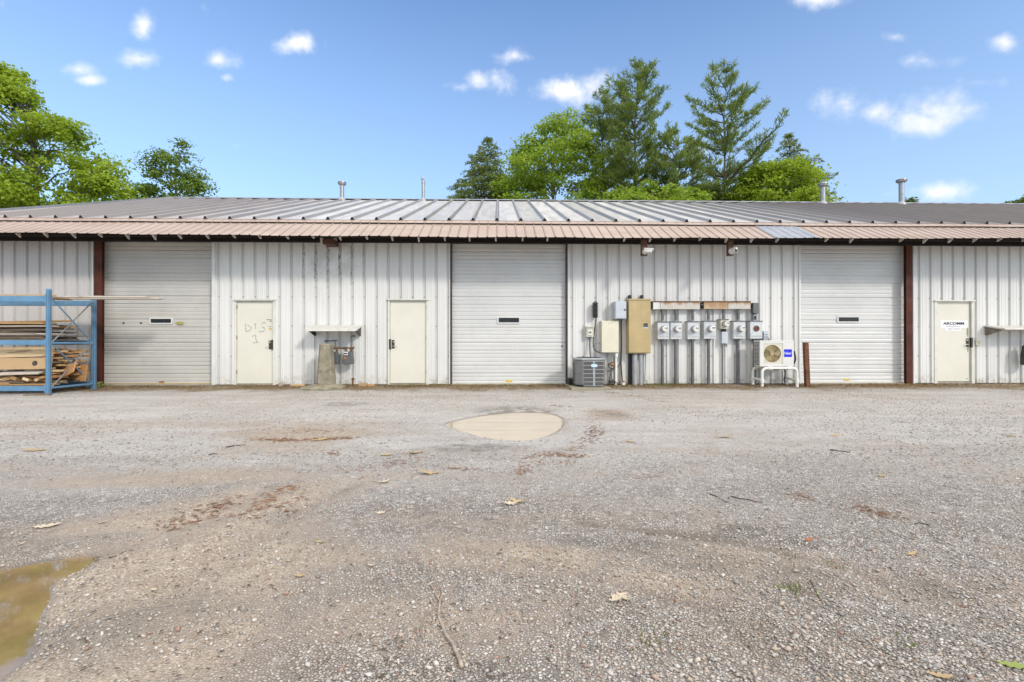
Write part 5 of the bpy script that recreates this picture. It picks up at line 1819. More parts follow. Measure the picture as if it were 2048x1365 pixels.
M['needle'] = leaf_mat("brown_needles", (.21, .105, .055), (.39, .22, .125), .05)
M['bits'] = leaf_mat("dark_bits", (.06, .042, .028), (.15, .10, .06), .05)
M['litter'] = leaf_mat("wall_leaf_litter", (.13, .075, .03), (.40, .26, .11), .1)
M['grass'] = leaf_mat("dry_green_grass", (.10, .13, .03), (.26, .27, .08), .3)
lines = [([(510, 878), (560, 881), (620, 880), (700, 877)], .035, 1.6), ([(600, 861), (640, 863), (690, 862)], .05, .6), ([(515, 862), (600, 855)], .12, .25), ([(660, 905), (685, 915)], .03, .6),
         ([(1085, 912), (1110, 910), (1135, 915), (1165, 914)], .03, 1.3), ([(1185, 852), (1192, 868), (1175, 885), (1160, 895), (1140, 902)], .04, .7), ([(1085, 925), (1060, 915), (1050, 940), (1040, 948)], .03, .6),
         ([(1115, 927), (1150, 929)], .04, .6), ([(700, 950), (740, 940), (800, 925), (840, 915)], .06, .55), ([(905, 935), (925, 938)], .03, .8), ([(945, 938), (955, 940)], .025, 1.2),
         ([(330, 1055), (380, 1035), (440, 1010), (470, 998)], .03, .9), ([(480, 1040), (540, 1010), (560, 985), (590, 965)], .05, .7), ([(530, 1030), (580, 1015), (600, 1000)], .04, .6),
         ([(1215, 785), (1250, 790), (1290, 796)], .05, .5), ([(1290, 800), (1330, 805)], .04, .4), ([(1575, 985), (1615, 1000)], .03, .6), ([(1700, 1015), (1800, 1030)], .05, .5), ([(1745, 1028), (1790, 1030)], .03, .7), ([(1100, 812), (1140, 814)], .04, .6),
         ([(1235, 885), (1270, 885)], .05, .3), ([(1040, 975), (1050, 985)], .05, .3), ([(1280, 950), (1330, 955)], .06, .3)]
blades("needle_litter", "streaks of rust brown pine needles washed over the gravel", streak_pts(lines, 230), .05, .005, M['needle'])
bp = []
for _ in range(15000):
    y = 1.6 + 9.5 * rg.random() ** 1.3
    x = (rg.random() - .5) * 2.3 * y
    if noise.noise(Vector((x * .7, y * .7, 2))) + rg.random() * .6 > .15:
        bp.append((x, y))
bp = np.array(bp)
bp = bp[(bp[:, 1] > 4.2) | (rg.random(len(bp)) < .10)]
ok = np.ones(len(bp), bool)
for p in PUD: ok &= sdf_poly(bp[:, 0], bp[:, 1], p) > .02
blades("twig_and_shadow_bits", "tiny dark bits of bark and twig, also painted shadows between stones, over the yard", bp[ok], .023, .0042, M['bits'], .3)  # many of these slivers stand in for small shadows between the stones
lp = []
for _ in range(26000):
    x = -13 + 27 * rg.random()
    y = 12.48 - abs(rg.standard_normal()) * .46 * (1 + .8 * noise.noise(Vector((x * .8, 0, 5))))
    d = noise.noise(Vector((x * 1.1, y * 2, 7)))
    if d + rg.random() * .9 > .25 and not (at(1143, 780, 11.25).x < x < at(1224, 780, 11.25).x and y > 11.2):
        lp.append((x, y))
blades("leaf_litter", "brown leaf litter and moss along the foot of the wall", lp, .045, .012, M['litter'], .7)
gp = []
for (px, spread, num) in ((199, .16, 160), (1325, .5, 220), (1345, .25, 140), (1020, 1.2, 220), (870, .5, 110), (800, .3, 80), (1240, .3, 60), (470, .8, 140), (690, .4, 60), (1160, .3, 50), (1790, .6, 50)):
    x0_ = at(px, 770, 12.35).x
    for _ in range(num):
        gp.append((x0_ + rg.standard_normal() * spread, 12.40 - abs(rg.standard_normal()) * .12))
for (px, py, num) in ((1585, 1185, 26), (1590, 1176, 14), (1562, 1172, 8), (1670, 1125, 14), (1580, 1102, 8), (1640, 1195, 8), (1800, 1280, 12), (1290, 1285, 14), (1318, 1280, 10)):
    c = gpt(px, py)
    for _ in range(num): gp.append((c.x + rg.standard_normal() * .03, c.y + rg.standard_normal() * .03))
gp = np.array(gp)
n = len(gp)
h = height(gp[:, 0], gp[:, 1])
sc_ = np.where(gp[:, 1] < 10, .35, 1.0)
a = rg.random(n) * 6.283
L = (.03 + .07 * rg.random(n)) * sc_
A = np.stack([gp[:, 0] - .004 * np.cos(a), gp[:, 1] - .004 * np.sin(a), h - .005], 1)
B = np.stack([gp[:, 0] + .004 * np.cos(a), gp[:, 1] + .004 * np.sin(a), h - .005], 1)
C = np.stack([gp[:, 0] + L * .5 * np.sin(a * 3), gp[:, 1] + L * .5 * np.cos(a * 3), h + L], 1)
tag(np_mesh("grass", np.stack([A, B, C], 1).reshape(-1, 3), 3, M['grass']), "sparse green weeds at the wall foot and in the gravel", "grass", kind="stuff")

# leafy weed by the column
wc = at(199, 770, 12.2)
wd = thing("weed", "small green leafy weed at the foot of the red column by the rack", "weed", (wc.x, 12.15, .02))
lf = []
for k in range(46):
    t = rg.random() * 6.283
    r_ = .17 * rg.random() ** .6
    c = np.array([wc.x + r_ * math.cos(t) * 1.3, 12.12 + r_ * math.sin(t), .03 + .11 * rg.random()])
    d = np.array([math.cos(t), math.sin(t), .4 + .6 * rg.random()]); d /= np.linalg.norm(d)
    s = np.cross(d, [0, 0, 1]); s /= np.linalg.norm(s)
    l = .05 + .06 * rg.random()
    lf += [c - d * l * .5, c + s * l * .22, c + d * l * .6, c - s * l * .22]
np_mesh("leaf", np.array(lf), 4, M['greenleaf'], wd)["kind"] = "stuff"
mb = MB()
for k in range(7):
    t = k * .9
    mb.tube([(wc.x, 12.12, 0), (wc.x + .07 * math.cos(t), 12.12 + .06 * math.sin(t), .05), (wc.x + .15 * math.cos(t), 12.12 + .12 * math.sin(t), .09)], .004, 5)
mb.build("stem", M['greenleaf'], wd)

# fallen leaves -----------------------------------------------------------------
def leaf_mesh(name, size, curl, seed, mt):
    """A lobed oak-like leaf, curled along its midrib, with a stalk."""
    r_ = random.Random(seed)
    half = [(0, .02), (.10, .05), (.16, .22), (.24, .10), (.34, .33), (.44, .13), (.56, .36), (.66, .14), (.78, .24), (.86, .09), (1.0, 0)]
    vs, fs = [], []
    for sgn in (1, -1):
        b_ = len(vs)
        for (u, w) in half:
            w2 = w * .8 * r_.uniform(.85, 1.15)
            x = (u - .5) * size
            zc = curl * size * ((u - .5) ** 2) * 1.6
            vs += [(x, 0, zc), (x + r_.uniform(-.02, .02) * size, sgn * w2 * size, zc + curl * size * w2 * r_.uniform(.1, .9))]
        for i in range(len(half) - 1):
            q = (b_ + 2 * i, b_ + 2 * i + 2, b_ + 2 * i + 3, b_ + 2 * i + 1)
            fs.append(q if sgn < 0 else q[::-1])
    m = MB().add(vs, fs)
    return m


def fallen_leaf(px, py, size, rot, curl, mt, label, group=None):
    p = gpt(px, py)
    t = thing("fallen_leaf", label, "leaf", (0, 0, 0), group)
    curl *= .55 if p.y > 5 else .8
    size *= .88
    o = leaf_mesh("blade", size, curl, int(px * 7 + py), mt).build("blade", M[mt], t, smooth=True, fix=False)
    s = MB().tube([(-.5 * size, 0, curl * size * .4), (-.72 * size, .04 * size, .004)], size * .012 + .0006, 5).build("stalk", M['twig'], t)
    t.location = (p.x, p.y, gz(p.x, p.y) + .006)
    t.rotation_euler = (R(random.uniform(-8, 8)), R(random.uniform(-8, 8)), R(rot))
    for ch in (o, s): ch.matrix_parent_inverse = Matrix.Identity(4)
    return t


LG = "dry oak leaves scattered over the gravel"
LGL = "small dry leaf lying by itself on the gravel"
fallen_leaf(1238, 1201, .10, 20, .35, 'paleleaf', "upper pale leaf of the bright cluster in the near gravel", "bright leaf cluster")
fallen_leaf(1250, 1207, .085, 120, .5, 'paleleaf', "cream leaf on the right of the bright cluster in the near gravel", "bright leaf cluster")
fallen_leaf(1232, 1210, .09, 200, .4, 'paleleaf', "lower curled leaf of the bright cluster in the near gravel", "bright leaf cluster")
fallen_leaf(1020, 1010, .16, 30, .5, 'paleleaf', "curled pale oak leaf, left one of the pair in mid yard")
fallen_leaf(1035, 1006, .15, -20, .6, 'dryleaf', "curled yellow leaf, right one of the pair in mid yard")
fallen_leaf(858, 948, .22, 10, .45, 'dryleaf', "large brown curled leaf in mid yard, below the puddle")
fallen_leaf(95, 1054, .16, 25, .25, 'paleleaf', "whitish oak leaf above the murky puddle")
fallen_leaf(640, 881, .24, 35, .35, 'dryleaf', "tan leaf lying on the rusty needle streak")
fallen_leaf(1450, 875, .2, 5, .3, 'dryleaf', "yellow leaf alone in the pale gravel right of the puddle")
fallen_leaf(2030, 1338, .12, -35, .2, 'greenleaf', "pale green leaf at the near right corner")
fallen_leaf(1880, 1357, .09, -20, .3, 'dryleaf', "yellow leaf at the bottom edge, next to the pale green leaf")
fallen_leaf(1618, 1086, .06, 10, .4, 'orangeleaf', "small orange leaf on the gravel")
fallen_leaf(1823, 1108, .08, 15, .3, 'dryleaf', "small golden leaf right of the orange leaf")
fallen_leaf(1762, 953, .10, 0, .4, 'dryleaf', "small yellow leaf farther back in the right of the yard")
fallen_leaf(70, 901, .26, 5, .15, 'dryleaf', "flat brown leaf in the gravel before the blue rack")
fallen_leaf(768, 969, .12, 40, .5, 'paleleaf', "small upright tan leaf below the puddle")
fallen_leaf(774, 912, .17, 20, .5, 'dryleaf', "curled brown leaf left of the dark wet gravel")
fallen_leaf(829, 908, .19, 40, .4, 'dryleaf', "long yellowish leaf at the edge of the dark wet gravel")
for (px, py, s, r_, mt) in ((762, 1030, .08, 10, 'paleleaf'), (918, 1060, .05, 30, 'paleleaf'), (742, 1136, .05, -20, 'paleleaf'), (640, 1089, .07, 10, 'dryleaf'), (600, 1157, .06, 15, 'dryleaf'), (308, 1181, .055, -30, 'paleleaf'),
                            (205, 1047, .06, 20, 'paleleaf'), (42, 1090, .05, 80, 'paleleaf'), (1258, 884, .12, 10, 'dryleaf'), 
                            (560, 975, .1, 20, 'dryleaf'), (1670, 873, .14, 4, 'dryleaf'), (2020, 873, .16, 4, 'dryleaf')):
    fallen_leaf(px, py, s, r_, random.uniform(.2, .6), mt, LGL, LG)

# fallen branch and twigs ---------------------------------------------------------
def gpath(pts, lift=.006):
    out = []
    for p in pts:
        g = gpt(*p)
        out.append(Vector((g.x, g.y, gz(g.x, g.y) + lift)))
    return out


br = thing("fallen_branch", "long thin forked dry branch lying in the near gravel", "branch", gpt(880, 1250))
main = gpath([(924, 1340), (916, 1318), (905, 1294), (892, 1277), (884, 1256), (877, 1240), (878, 1225), (880, 1208), (885, 1195), (883, 1180), (883, 1172)], .008)
MB().tube(main, [.0075, .007, .0066, .006, .0056, .005, .0046, .004, .0034, .0026, .0016], 7).build("stem", M['twig'], br, smooth=True)
for pts, r0 in (([(879, 1206), (873, 1198), (869, 1186), (861, 1176), (855, 1162), (858, 1145)], .004), ([(862, 1178), (864, 1163), (872, 1150), (873, 1140)], .0028), ([(884, 1258), (872, 1252), (862, 1252), (851, 1248)], .0035),
                ([(878, 1246), (868, 1240), (861, 1230), (856, 1226), (832, 1232)], .003), ([(853, 1230), (851, 1243), (845, 1255), (830, 1262)], .003), ([(842, 1258), (842, 1275), (848, 1284), (862, 1298)], .003), ([(843, 1277), (832, 1280)], .002)):
    MB().tube(gpath(pts, .007), [r0 * .85 * (1 - .6 * k / (len(pts) - 1)) for k in range(len(pts))], 6).build("side_twig", M['twig'], br, smooth=True)
for k, (pts, r0, lb) in enumerate((([(1462, 995), (1478, 999), (1495, 1000), (1510, 1004), (1526, 1006)], .0045, "long dark twig on the gravel right of mid yard"), ([(1420, 990), (1431, 994), (1440, 1000), (1458, 1008)], .004, "short dark twig left of the long dark twig"),
                      ([(1660, 902), (1675, 903), (1700, 907)], .007, "dark stick far right in the pale gravel"), ([(452, 896), (470, 892), (492, 891)], .007, "dark stick in the gravel left of the needle streak"), ([(218, 1113), (235, 1107), (252, 1098)], .0025, "thin twig by the tip of the murky puddle"),
                      ([(1620, 1162), (1640, 1200), (1655, 1212)], .002, "hair thin twig among the weeds"), ([(418, 910), (425, 908.5), (434, 908)], .006, "stubby dark twig left of the needle streak"), ([(1860, 1050), (1840, 1045), (1828, 1048)], .004, "bent twig in the right of the yard"))):
    o = MB().tube(gpath(pts, r0), [r0 * (1 - .55 * q / (len(pts) - 1)) for q in range(len(pts))], 6).build("twig", M['darktwig'], None, smooth=True)
    tag(o, lb, "twig")
# ------------------------------------------------------------------ trees
tr = np.random.default_rng(5)
M['maple'] = leaf_mat("bright_maple_leaves", (.11, .20, .02), (.36, .49, .06), .46, .8)
M['oak'] = leaf_mat("mid_green_leaves", (.07, .125, .018), (.21, .31, .045), .38)
M['yellowgreen'] = leaf_mat("yellow_green_leaves", (.125, .21, .016), (.39, .51, .05), .46, .8)
M['darkleaf'] = leaf_mat("dark_green_leaves", (.07, .115, .025), (.19, .26, .06), .38)
M['pine'] = leaf_mat("pine_needles", (.075, .125, .034), (.27, .35, .08), .33, 1.3)
M['hemlock'] = leaf_mat("hemlock_needles", (.085, .13, .036), (.25, .31, .085), .32, 1.3)


def unit(a): return a / np.maximum(np.linalg.norm(a, axis=-1, keepdims=True), 1e-9)


def diamonds(C, nrm, L, wr):
    """Diamond shaped leaves centred at C, facing nrm, length L, width ratio wr."""
    n = len(C)
    t = unit(np.cross(nrm, tr.standard_normal((n, 3))))
    s = np.cross(nrm, t)
    L = L[:, None]
    fold = nrm * L * .12
    return np.stack([C - t * L * .5, C + s * L * wr * .5 + fold, C + t * L * .5, C - s * L * wr * .5 + fold], 1).reshape(-1, 3)


def envelope(prof, y):
    for (ya, la, ra), (yb, lb, rb) in zip(prof[:-1], prof[1:]):
        if ya <= y <= yb:
            t = (y - ya) / max(1e-6, yb - ya)
            return la + (lb - la) * t, ra + (rb - ra) * t
    return None


def limb(mb, p, q, r0, r1, sag=.1, n=5):
    p, q = Vector(p), Vector(q)
    pts, rs = [], []
    for k in range(n + 1):
        t = k / n
        o = Vector((0, 0, 1)) * sag * (q - p).length * math.sin(math.pi * t)
        j = Vector(tr.standard_normal(3)) * (q - p).length * .025 * (0 < k < n)
        pts.append(p.lerp(q, t) + o + j)
        rs.append(r0 + (r1 - r0) * t)
    mb.tube(pts, rs, 6, False)
    return pts


def broadleaf(label, Y, prof, trunk_px, mat, n_clump, per, leaf, name="broadleaf_tree", trunk_r=.22, crown_r=1.0, group=None, sparse=0.0):
    """prof: (py, left px, right px) rows of the crown outline from its top down, on the plane Y."""
    y0, y1 = prof[0][0], prof[-1][0]
    base = at(trunk_px, 700, Y)
    t = thing(name, label, "tree", (base.x, Y, 0), group)
    s = Y / F
    cs, rad = [], []
    tries = 0
    area = [(max(4, (envelope(prof, y)[1] - envelope(prof, y)[0]))) for y in np.linspace(y0, y1, 60)]
    cum = np.cumsum(area) / np.sum(area)
    while len(cs) < n_clump and tries < 9000:
        tries += 1
        py = y0 + (y1 - y0) * np.interp(tr.random(), cum, np.linspace(0, 1, 60))
        l, r = envelope(prof, py)
        hw = (r - l) / 2
        u = tr.random() * 2 - 1
        u = math.copysign(abs(u) ** .7, u)
        cr = min(crown_r * (.55 + .7 * tr.random()), max(.35, hw * s * .8))
        lim = max(0.0, hw - cr / s * .75)
        px = (l + r) / 2 + u * lim
        p = at(px, py + cr / s * .35, Y)
        dep = max(.5, min(hw * s, 3.6)) * math.sqrt(max(0, 1 - u * u))
        p.y += (tr.random() * 2 - 1) * dep * .9
        # slide along the line of sight is not wanted: keep the metric place, only the depth differs
        if sparse and tr.random() < sparse: continue
        cs.append(np.array(p)); rad.append(cr)
    cs, rad = np.array(cs), np.array(rad)
    ctr = cs.mean(0)
    out = []
    for c, r in zip(cs, rad):
        n = int(per * (r / crown_r) ** 2)
        d = unit(tr.standard_normal((n, 3)))
        rr = r * (.25 + .95 * tr.random(n) ** .7)
        # ragged: stretch each clump along a few spray directions
        sp = unit(tr.standard_normal((5, 3)) * np.array([1, 1, .45]))
        boost = np.max(np.clip(d @ sp.T, 0, 1) ** 5, axis=1)
        rr = rr * (.72 + .85 * boost)
        P_ = c + d * rr[:, None] * np.array([1, 1, .62])
        nrm = unit(d * .5 + np.array([0, 0, .75]) + tr.standard_normal((n, 3)) * .55)
        out.append(diamonds(P_, nrm, leaf * (.6 + .8 * tr.random(n)), .62))
    np_mesh("crown", np.concatenate(out), 4, mat, t)
    mb = MB()
    top = at(trunk_px, y0 + (y1 - y0) * .35, Y).z
    trunk = [Vector((base.x + .25 * noise.noise(Vector((k * .6, base.x, 1))), Y, -.1 + (top + .1) * k / 8)) for k in range(9)]
    mb.tube(trunk, [trunk_r * (1 - .78 * k / 8) for k in range(9)], 9)
    order = np.argsort(cs[:, 2])
    for i in order[::1 if n_clump < 60 else 2]:
        c = cs[i]
        zj = max(1.5, min(top - .3, c[2] - np.hypot(c[0] - base.x, c[1] - Y) * .75 - .3))
        k = min(7, max(0, int(8 * zj / top)))
        p = trunk[k].lerp(trunk[k + 1], 8 * zj / top - k)
        limb(mb, p, c, .042 * trunk_r / .22, .008, .06)
    mb.build("trunk", M['bark'], t, smooth=True, fix=False)
    return t


def needles(P_, D, ln, wd, per):
    """Tufts of narrow blades at P_ pointing roughly along D."""
    n = len(P_)
    C = np.repeat(P_, per, 0)
    d = unit(np.repeat(D, per, 0) * .9 + tr.standard_normal((n * per, 3)) * .62 + np.array([0, 0, .12]))
    s = unit(np.cross(d, tr.standard_normal((n * per, 3))))
    L = (ln * (.6 + .7 * tr.random(n * per)))[:, None]
    w = wd * (.7 + .6 * tr.random(n * per))[:, None]
    C = C + tr.standard_normal(C.shape) * ln * .18
    return np.stack([C - s * w * .4, C + s * w * .4, C + d * L * .65 + s * w * .5, C + d * L], 1).reshape(-1, 3)


def conifer(label, Y, prof, trunk_px, trunk_top_px, mat, whorl, per_whorl, rise, tuft, per, bare=0.0, name="pine_tree", trunk_r=.2, droop=0.0, wd=.05, spacing=.16, group=None, zmin=3.0, side=.34):
    y0, y1 = prof[0][0], prof[-1][0]
    b, tp = at(trunk_px, 700, Y), at(trunk_top_px, y0, Y)
    t = thing(name, label, "tree", (b.x, Y, 0), group)
    top = tp.z
    tx = lambda z: b.x + (tp.x - b.x) * max(0, min(1, (z - 5) / (top - 5))) + .06 * math.sin(z * 1.1 + b.x)
    mb = MB()
    nseg = 14
    tz = [-.1 + (top - .15 + .1) * k / nseg for k in range(nseg + 1)]
    mb.tube([(tx(z), Y, z) for z in tz], [max(.012, trunk_r * (1 - (k / nseg) ** .85)) for k in range(nseg + 1)], 9)
    allP, allD = [], []
    z = top - .12
    while z > zmin:
        py = 682.5 + F * math.tan(PIT) - (z - CAM_H) / Y * F
        e = envelope(prof, min(max(py, y0), y1)) 
        ctr_px = trunk_px + (trunk_top_px - trunk_px) * max(0, min(1, (z - 5) / (top - 5)))
        L_, R_ = max(.12, (ctr_px - e[0]) / F * Y), max(.12, (e[1] - ctr_px) / F * Y)
        a0 = tr.random() * 6.283
        for k in range(per_whorl):
            if tr.random() < bare: continue
            az = a0 + 2 * math.pi * k / per_whorl + tr.standard_normal() * .25
            c, s = math.cos(az), math.sin(az)
            m_ = (R_ if c > 0 else L_)
            ln = (m_ * abs(c) + .5 * (L_ + R_) * abs(s)) * (.66 + .42 * tr.random())
            rs_ = rise * (.7 + .6 * tr.random())
            frac = (top - z) / max(1, top - zmin)
            rs2 = rs_ * (1.5 - .9 * frac)
            zb_ = z - rs2 * ln * .75
            pts = []
            nb = 7
            for q in range(nb + 1):
                u = q / nb
                dz = rs2 * ln * u + (rise > 0) * .10 * ln * u * u - droop * ln * u * u
                pts.append(Vector((tx(z) + c * ln * u, Y + s * ln * u, zb_ + dz)) + Vector(tr.standard_normal(3)) * .03 * ln * (q > 0) * .6)
            r0 = .012 + .016 * ln
            mb.tube(pts, [r0 * (1 - .85 * q / nb) for q in range(nb + 1)], 5, False)
            steps = max(2, int(ln / spacing))
            for q in range(steps + 1):
                u = .22 + .78 * (q / steps) if ln > .8 else q / steps
                if u < .4 and tr.random() < .45: continue
                f = u * nb
                i = min(nb - 1, int(f))
                p = np.array(pts[i].lerp(pts[i + 1], f - i))
                d = unit(np.array(pts[i + 1] - pts[i]))
                lat = unit(np.cross(d, [0, 0, 1.0]))
                w = side * ln * (1.1 - u) * .9 + .10
                for sd in (-1, 1):
                    nl = max(1, int(w / spacing))
                    for j in range(nl):
                        if tr.random() < .22: continue
                        o = lat * sd * w * ((j + .6) / nl) + d * .5 * w * ((j + .6) / nl)
                        if noise.noise(Vector(p + o) * 1.25) < (-.14 if rise > 0 else -.25): continue
                        allP.append(p + o + np.array([0, 0, (.04 + .04 * tr.standard_normal()) - droop * .2 * np.linalg.norm(o)]))
                        allD.append(unit(d * .7 + lat * sd * .5 + np.array([0, 0, .35 - droop * 1.2])))
                allP.append(p); allD.append(unit(d + np.array([0, 0, .4 - droop])))
        z -= whorl * (.75 + .5 * tr.random())
    allP.append(np.array([tx(top), Y, top - .2])); allD.append(np.array([0, 0, 1.0]))
    V = needles(np.array(allP), np.array(allD), tuft, wd, per)
    np_mesh("crown", V, 4, mat, t)
    mb.build("trunk", M['bark'], t, smooth=True, fix=False)
    return t


broadleaf("tall bright green broadleaf tree rising over the left roof end", 27.0, [(126, -40, 42), (160, -90, 54), (205, -130, 84), (222, -150, 128), (270, -160, 176), (300, -170, 200), (320, -170, 240), (350, -170, 262), (400, -170, 275), (470, -170, 262)], 68, M['yellowgreen'], 250, 250, .19, trunk_r=.3, crown_r=.78)
broadleaf("slender loose topped tree behind the left roof peak, beside the tall bright tree", 30.0, [(272, 348, 366), (295, 312, 385), (330, 292, 398), (360, 282, 415), (390, 272, 430), (450, 265, 425)], 352, M['oak'], 62, 190, .16, crown_r=.6)
broadleaf("broad bright green maple behind the roof, left of the tallest pine", 31.0, [(224, 1105, 1150), (250, 1075, 1190), (280, 1036, 1205), (310, 1004, 1215), (345, 982, 1222), (400, 968, 1225), (460, 968, 1225)], 1105, M['maple'], 150, 210, .18, crown_r=.78)
broadleaf("rounded yellow green tree behind the capped right roof vent", 28.0, [(322, 1530, 1580), (338, 1490, 1612), (360, 1470, 1640), (385, 1450, 1655), (440, 1440, 1665)], 1560, M['yellowgreen'], 100, 280, .18, crown_r=.72)
broadleaf("low leafy understorey tree at the roof ridge, under the tallest pine", 26.0, [(362, 1290, 1330), (375, 1240, 1390), (392, 1190, 1410), (430, 1180, 1420)], 1310, M['maple'], 50, 190, .22, crown_r=.6)
broadleaf("little dark leafy tree at the roof ridge, by the foot of the lone pine", 30.0, [(366, 1400, 1420), (380, 1375, 1460), (400, 1370, 1480), (440, 1370, 1480)], 1410, M['darkleaf'], 26, 260, .2, crown_r=.65)
broadleaf("small treetop just above the far right roof ridge", 40.0, [(383, 2040, 2062), (392, 2022, 2080), (420, 2010, 2095)], 2050, M['darkleaf'], 18, 200, .26, crown_r=.8)
broadleaf("tiny treetop showing beside the tall capped vent", 44.0, [(391, 1812, 1822), (397, 1806, 1826), (440, 1790, 1850)], 1818, M['darkleaf'], 14, 160, .26, crown_r=.6)
conifer("conical dark hemlock behind the roof, left of the broad maple", 32.0, [(277, 972, 978), (300, 955, 992), (330, 935, 1002), (360, 912, 1012), (400, 892, 1020), (460, 885, 1025)], 962, 975, M['hemlock'], .34, 7, -.02, .17, 6, name="hemlock_tree", trunk_r=.17, droop=.12, wd=.055, spacing=.17, side=.42)
conifer("shorter pine pressed against the left of the tallest pine", 32.5, [(182, 1198, 1212), (205, 1178, 1228), (230, 1160, 1242), (280, 1166, 1258), (330, 1178, 1255), (400, 1185, 1250), (450, 1190, 1245)], 1208, 1205, M['pine'], .55, 6, .38, .27, 9, name="pine_tree", wd=.045, bare=.08)
conifer("tallest pine, with a dense dark top, behind the roof", 29.0, [(128, 1264, 1280), (150, 1245, 1303), (180, 1218, 1312), (200, 1222, 1320), (230, 1212, 1335), (262, 1225, 1300), (300, 1222, 1345), (330, 1200, 1350), (380, 1230, 1340), (450, 1240, 1330)], 1264, 1274, M['pine'], .52, 6, .42, .28, 9, wd=.045, bare=.12, trunk_r=.26)
conifer("leaning lower pine in front of the tallest pine, on its right", 27.5, [(262, 1345, 1352), (275, 1300, 1385), (300, 1292, 1395), (330, 1300, 1412), (370, 1310, 1415), (450, 1320, 1400)], 1357, 1352, M['pine'], .5, 6, .3, .27, 9, wd=.045, bare=.1)
conifer("lone open pine with long sweeping limbs on its right side", 29.0, [(134, 1436, 1466), (160, 1408, 1480), (200, 1395, 1500), (225, 1385, 1545), (250, 1368, 1515), (290, 1425, 1500), (305, 1360, 1560), (330, 1380, 1500), (360, 1415, 1500), (380, 1425, 1470), (450, 1430, 1460)], 1443, 1452, M['pine'], .68, 5, .45, .27, 9, wd=.045, bare=.15, trunk_r=.2, side=.28)
conifer("conical hemlock behind the yellow green tree on the right", 32.0, [(270, 1576, 1582), (290, 1562, 1600), (315, 1550, 1618), (345, 1545, 1635), (375, 1545, 1650), (440, 1540, 1655)], 1580, 1579, M['hemlock'], .40, 6, -.02, .18, 6, name="hemlock_tree", trunk_r=.16, droop=.14, wd=.055, spacing=.18, side=.4)

# ------------------------------------------------------------------ sky, sun
SUN_AZ, SUN_EL = R(41), R(31)
sd = Vector((math.sin(SUN_AZ) * math.cos(SUN_EL), -math.cos(SUN_AZ) * math.cos(SUN_EL), math.sin(SUN_EL)))
sl_ = bpy.data.lights.new("sun", 'SUN')
sl_.energy = 1.7
sl_.angle = R(7)
sl_.color = (1.0, .955, .89)
so = bpy.data.objects.new("sun", sl_)
COL.objects.link(so)
so.rotation_euler = sd.to_track_quat('Z', 'Y').to_euler()
so.location = (8, -8, 12)

w = bpy.data.worlds.new("World")
sc.world = w
w.use_nodes = True
nt = w.node_tree
bg = nt.nodes["Background"]
sky = N(nt, 'ShaderNodeTexSky', sky_type='NISHITA')
sky.sun_disc = False
sky.sun_elevation = SUN_EL
sky.sun_rotation = math.pi - SUN_AZ
sky.air_density = 1.0
sky.dust_density = .6
sky.ozone_density = 2.0
dirv = N(nt, 'ShaderNodeTexCoord').outputs['Generated']
dx, dy, dz = N(nt, 'ShaderNodeSeparateXYZ', {0: dirv}).outputs
# cloud banks, laid out by compass bearing and height above the horizon
fy = math_(nt, 'MAXIMUM', dy, .02)
az = math_(nt, 'DIVIDE', dx, fy)
el = math_(nt, 'DIVIDE', dz, fy)
pv_ = N(nt, 'ShaderNodeCombineXYZ', {0: az, 1: el}).outputs[0]
nz = noise_(nt, dirv, 9.0, 8, .58)
nz2 = noise_(nt, dirv, 26.0, 6, .6)
best = None
for (px, py, wx, wy, k) in ((1130, 180, 78, 34, 1.0), (1180, 172, 50, 30, 1.0), (1090, 190, 40, 22, .9), (1690, 205, 75, 38, .8), (1750, 225, 70, 38, .85), (1870, 225, 85, 48, 1.0), (1845, 240, 95, 38, .95), (1625, -6, 75, 26, 1.0), (590, 85, 42, 20, .9), (285, 119, 46, 18, .85),
                            (436, 120, 30, 20, .95), (452, 156, 14, 9, .8), (155, 139, 32, 14, .8), (178, 160, 30, 11, .75), (287, 52, 24, 22, .7), (463, 293, 44, 15, .6), (1032, 113, 36, 15, .8), (955, 163, 26, 17, .7), (1010, 172, 36, 22, .6), (1790, 74, 28, 12, .75), (1852, 122, 46, 17, .7), (2012, 86, 26, 14, .75),
                            (1880, 385, 95, 24, .8), (1905, 388, 60, 20, .7), (1420, 295, 45, 18, .6), (5, 5, 30, 20, .8), (920, 175, 22, 10, .5), (1960, 165, 30, 10, .4), (405, 15, 18, 20, .3), (-300, 60, 160, 50, .8), (2500, 120, 200, 70, .9)):
    d = ray(px, py).normalized()
    a_, e_ = d.x / d.y, d.z / d.y
    c_ = F * (1 + ((px - 1024) / F) ** 2)
    sx, sy = wx / F, wy / F
    q = N(nt, 'ShaderNodeVectorMath', {0: N(nt, 'ShaderNodeVectorMath', {0: pv_, 1: (a_, e_, 0)}, operation='SUBTRACT').outputs[0], 1: (1 / sx, 1 / sy, 0)}, operation='MULTIPLY').outputs[0]
    r_ = N(nt, 'ShaderNodeVectorMath', {0: q}, operation='LENGTH').outputs['Value']
    v_ = math_(nt, 'MULTIPLY', math_(nt, 'SUBTRACT', 1.3, r_), k * .92 if wx > 60 else k * .66)
    best = v_ if best is None else math_(nt, 'MAXIMUM', best, v_)
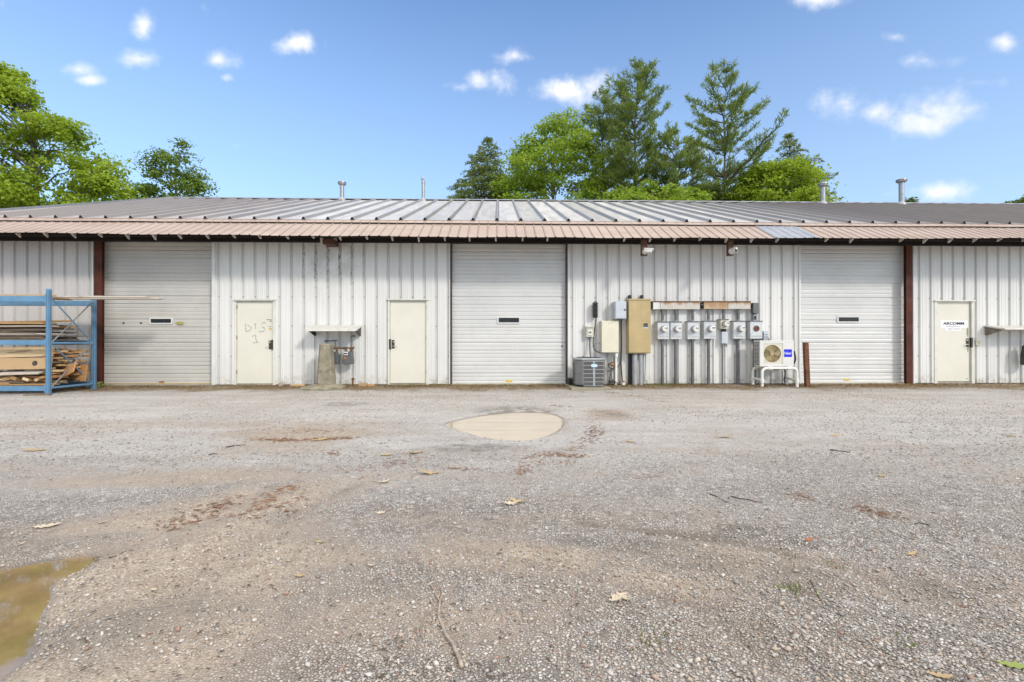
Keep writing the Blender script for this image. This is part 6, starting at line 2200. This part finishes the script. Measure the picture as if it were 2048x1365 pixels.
nn = math_(nt, 'ADD', math_(nt, 'MULTIPLY', math_(nt, 'SUBTRACT', nz, .5), 2.0), math_(nt, 'MULTIPLY', math_(nt, 'SUBTRACT', nz2, .5), 1.5))
dens = rng(nt, math_(nt, 'ADD', best, nn), .05, 1.5, 0, .86)
dens = math_(nt, 'MULTIPLY', dens, rng(nt, dy, .05, .25))
# unseen cloud added behind the camera and overhead for soft neutral light
back = math_(nt, 'MAXIMUM', math_(nt, 'MULTIPLY', rng(nt, dy, .15, -.45), rng(nt, dz, .10, .5)), rng(nt, dz, .66, .84))
bc = math_(nt, 'MULTIPLY', back, rng(nt, noise_(nt, dirv, 2.2, 7, .6), .30, .55, .55, 1.0))
bc = math_(nt, 'MULTIPLY', bc, rng(nt, dz, -.02, .04))
cl = math_(nt, 'MAXIMUM', dens, bc)
skyc = N(nt, 'ShaderNodeMix', {0: .0}, data_type='RGBA')
CLOUD = (9.6, 9.1, 8.45)
mx = N(nt, 'ShaderNodeMix', {0: cl}, data_type='RGBA')
sk = N(nt, 'ShaderNodeVectorMath', {0: sky.outputs[0], 1: (1.16, 1.47, 1.78)}, operation='MULTIPLY').outputs[0]
# thin veil, thicker towards the horizon
vm = N(nt, 'ShaderNodeMix', {0: rng(nt, dz, .58, .0, .08, .68, False)}, data_type='RGBA')
nt.links.new(sk, vm.inputs[6])
vm.inputs[7].default_value = (5.3, 6.75, 8.5, 1)
nt.links.new(vm.outputs[2], mx.inputs[6])
cb = N(nt, 'ShaderNodeVectorMath', {0: CLOUD, 'Scale': rng(nt, dz, .3, .95, 1.0, 1.9)}, operation='SCALE').outputs[0]
nt.links.new(cb, mx.inputs[7])
nt.links.new(mx.outputs[2], bg.inputs[0])
bg.inputs[1].default_value = .12

vs_ = sc.view_settings
vs_.view_transform = 'Standard'
vs_.look = 'None'
vs_.exposure = 0.2
vs_.gamma = 1.0
sc.cycles.max_bounces = 8
sc.cycles.diffuse_bounces = 4
sc.cycles.use_denoising = True
for o in list(bpy.data.objects):
    if o.name.startswith("tmp"): bpy.data.objects.remove(o)
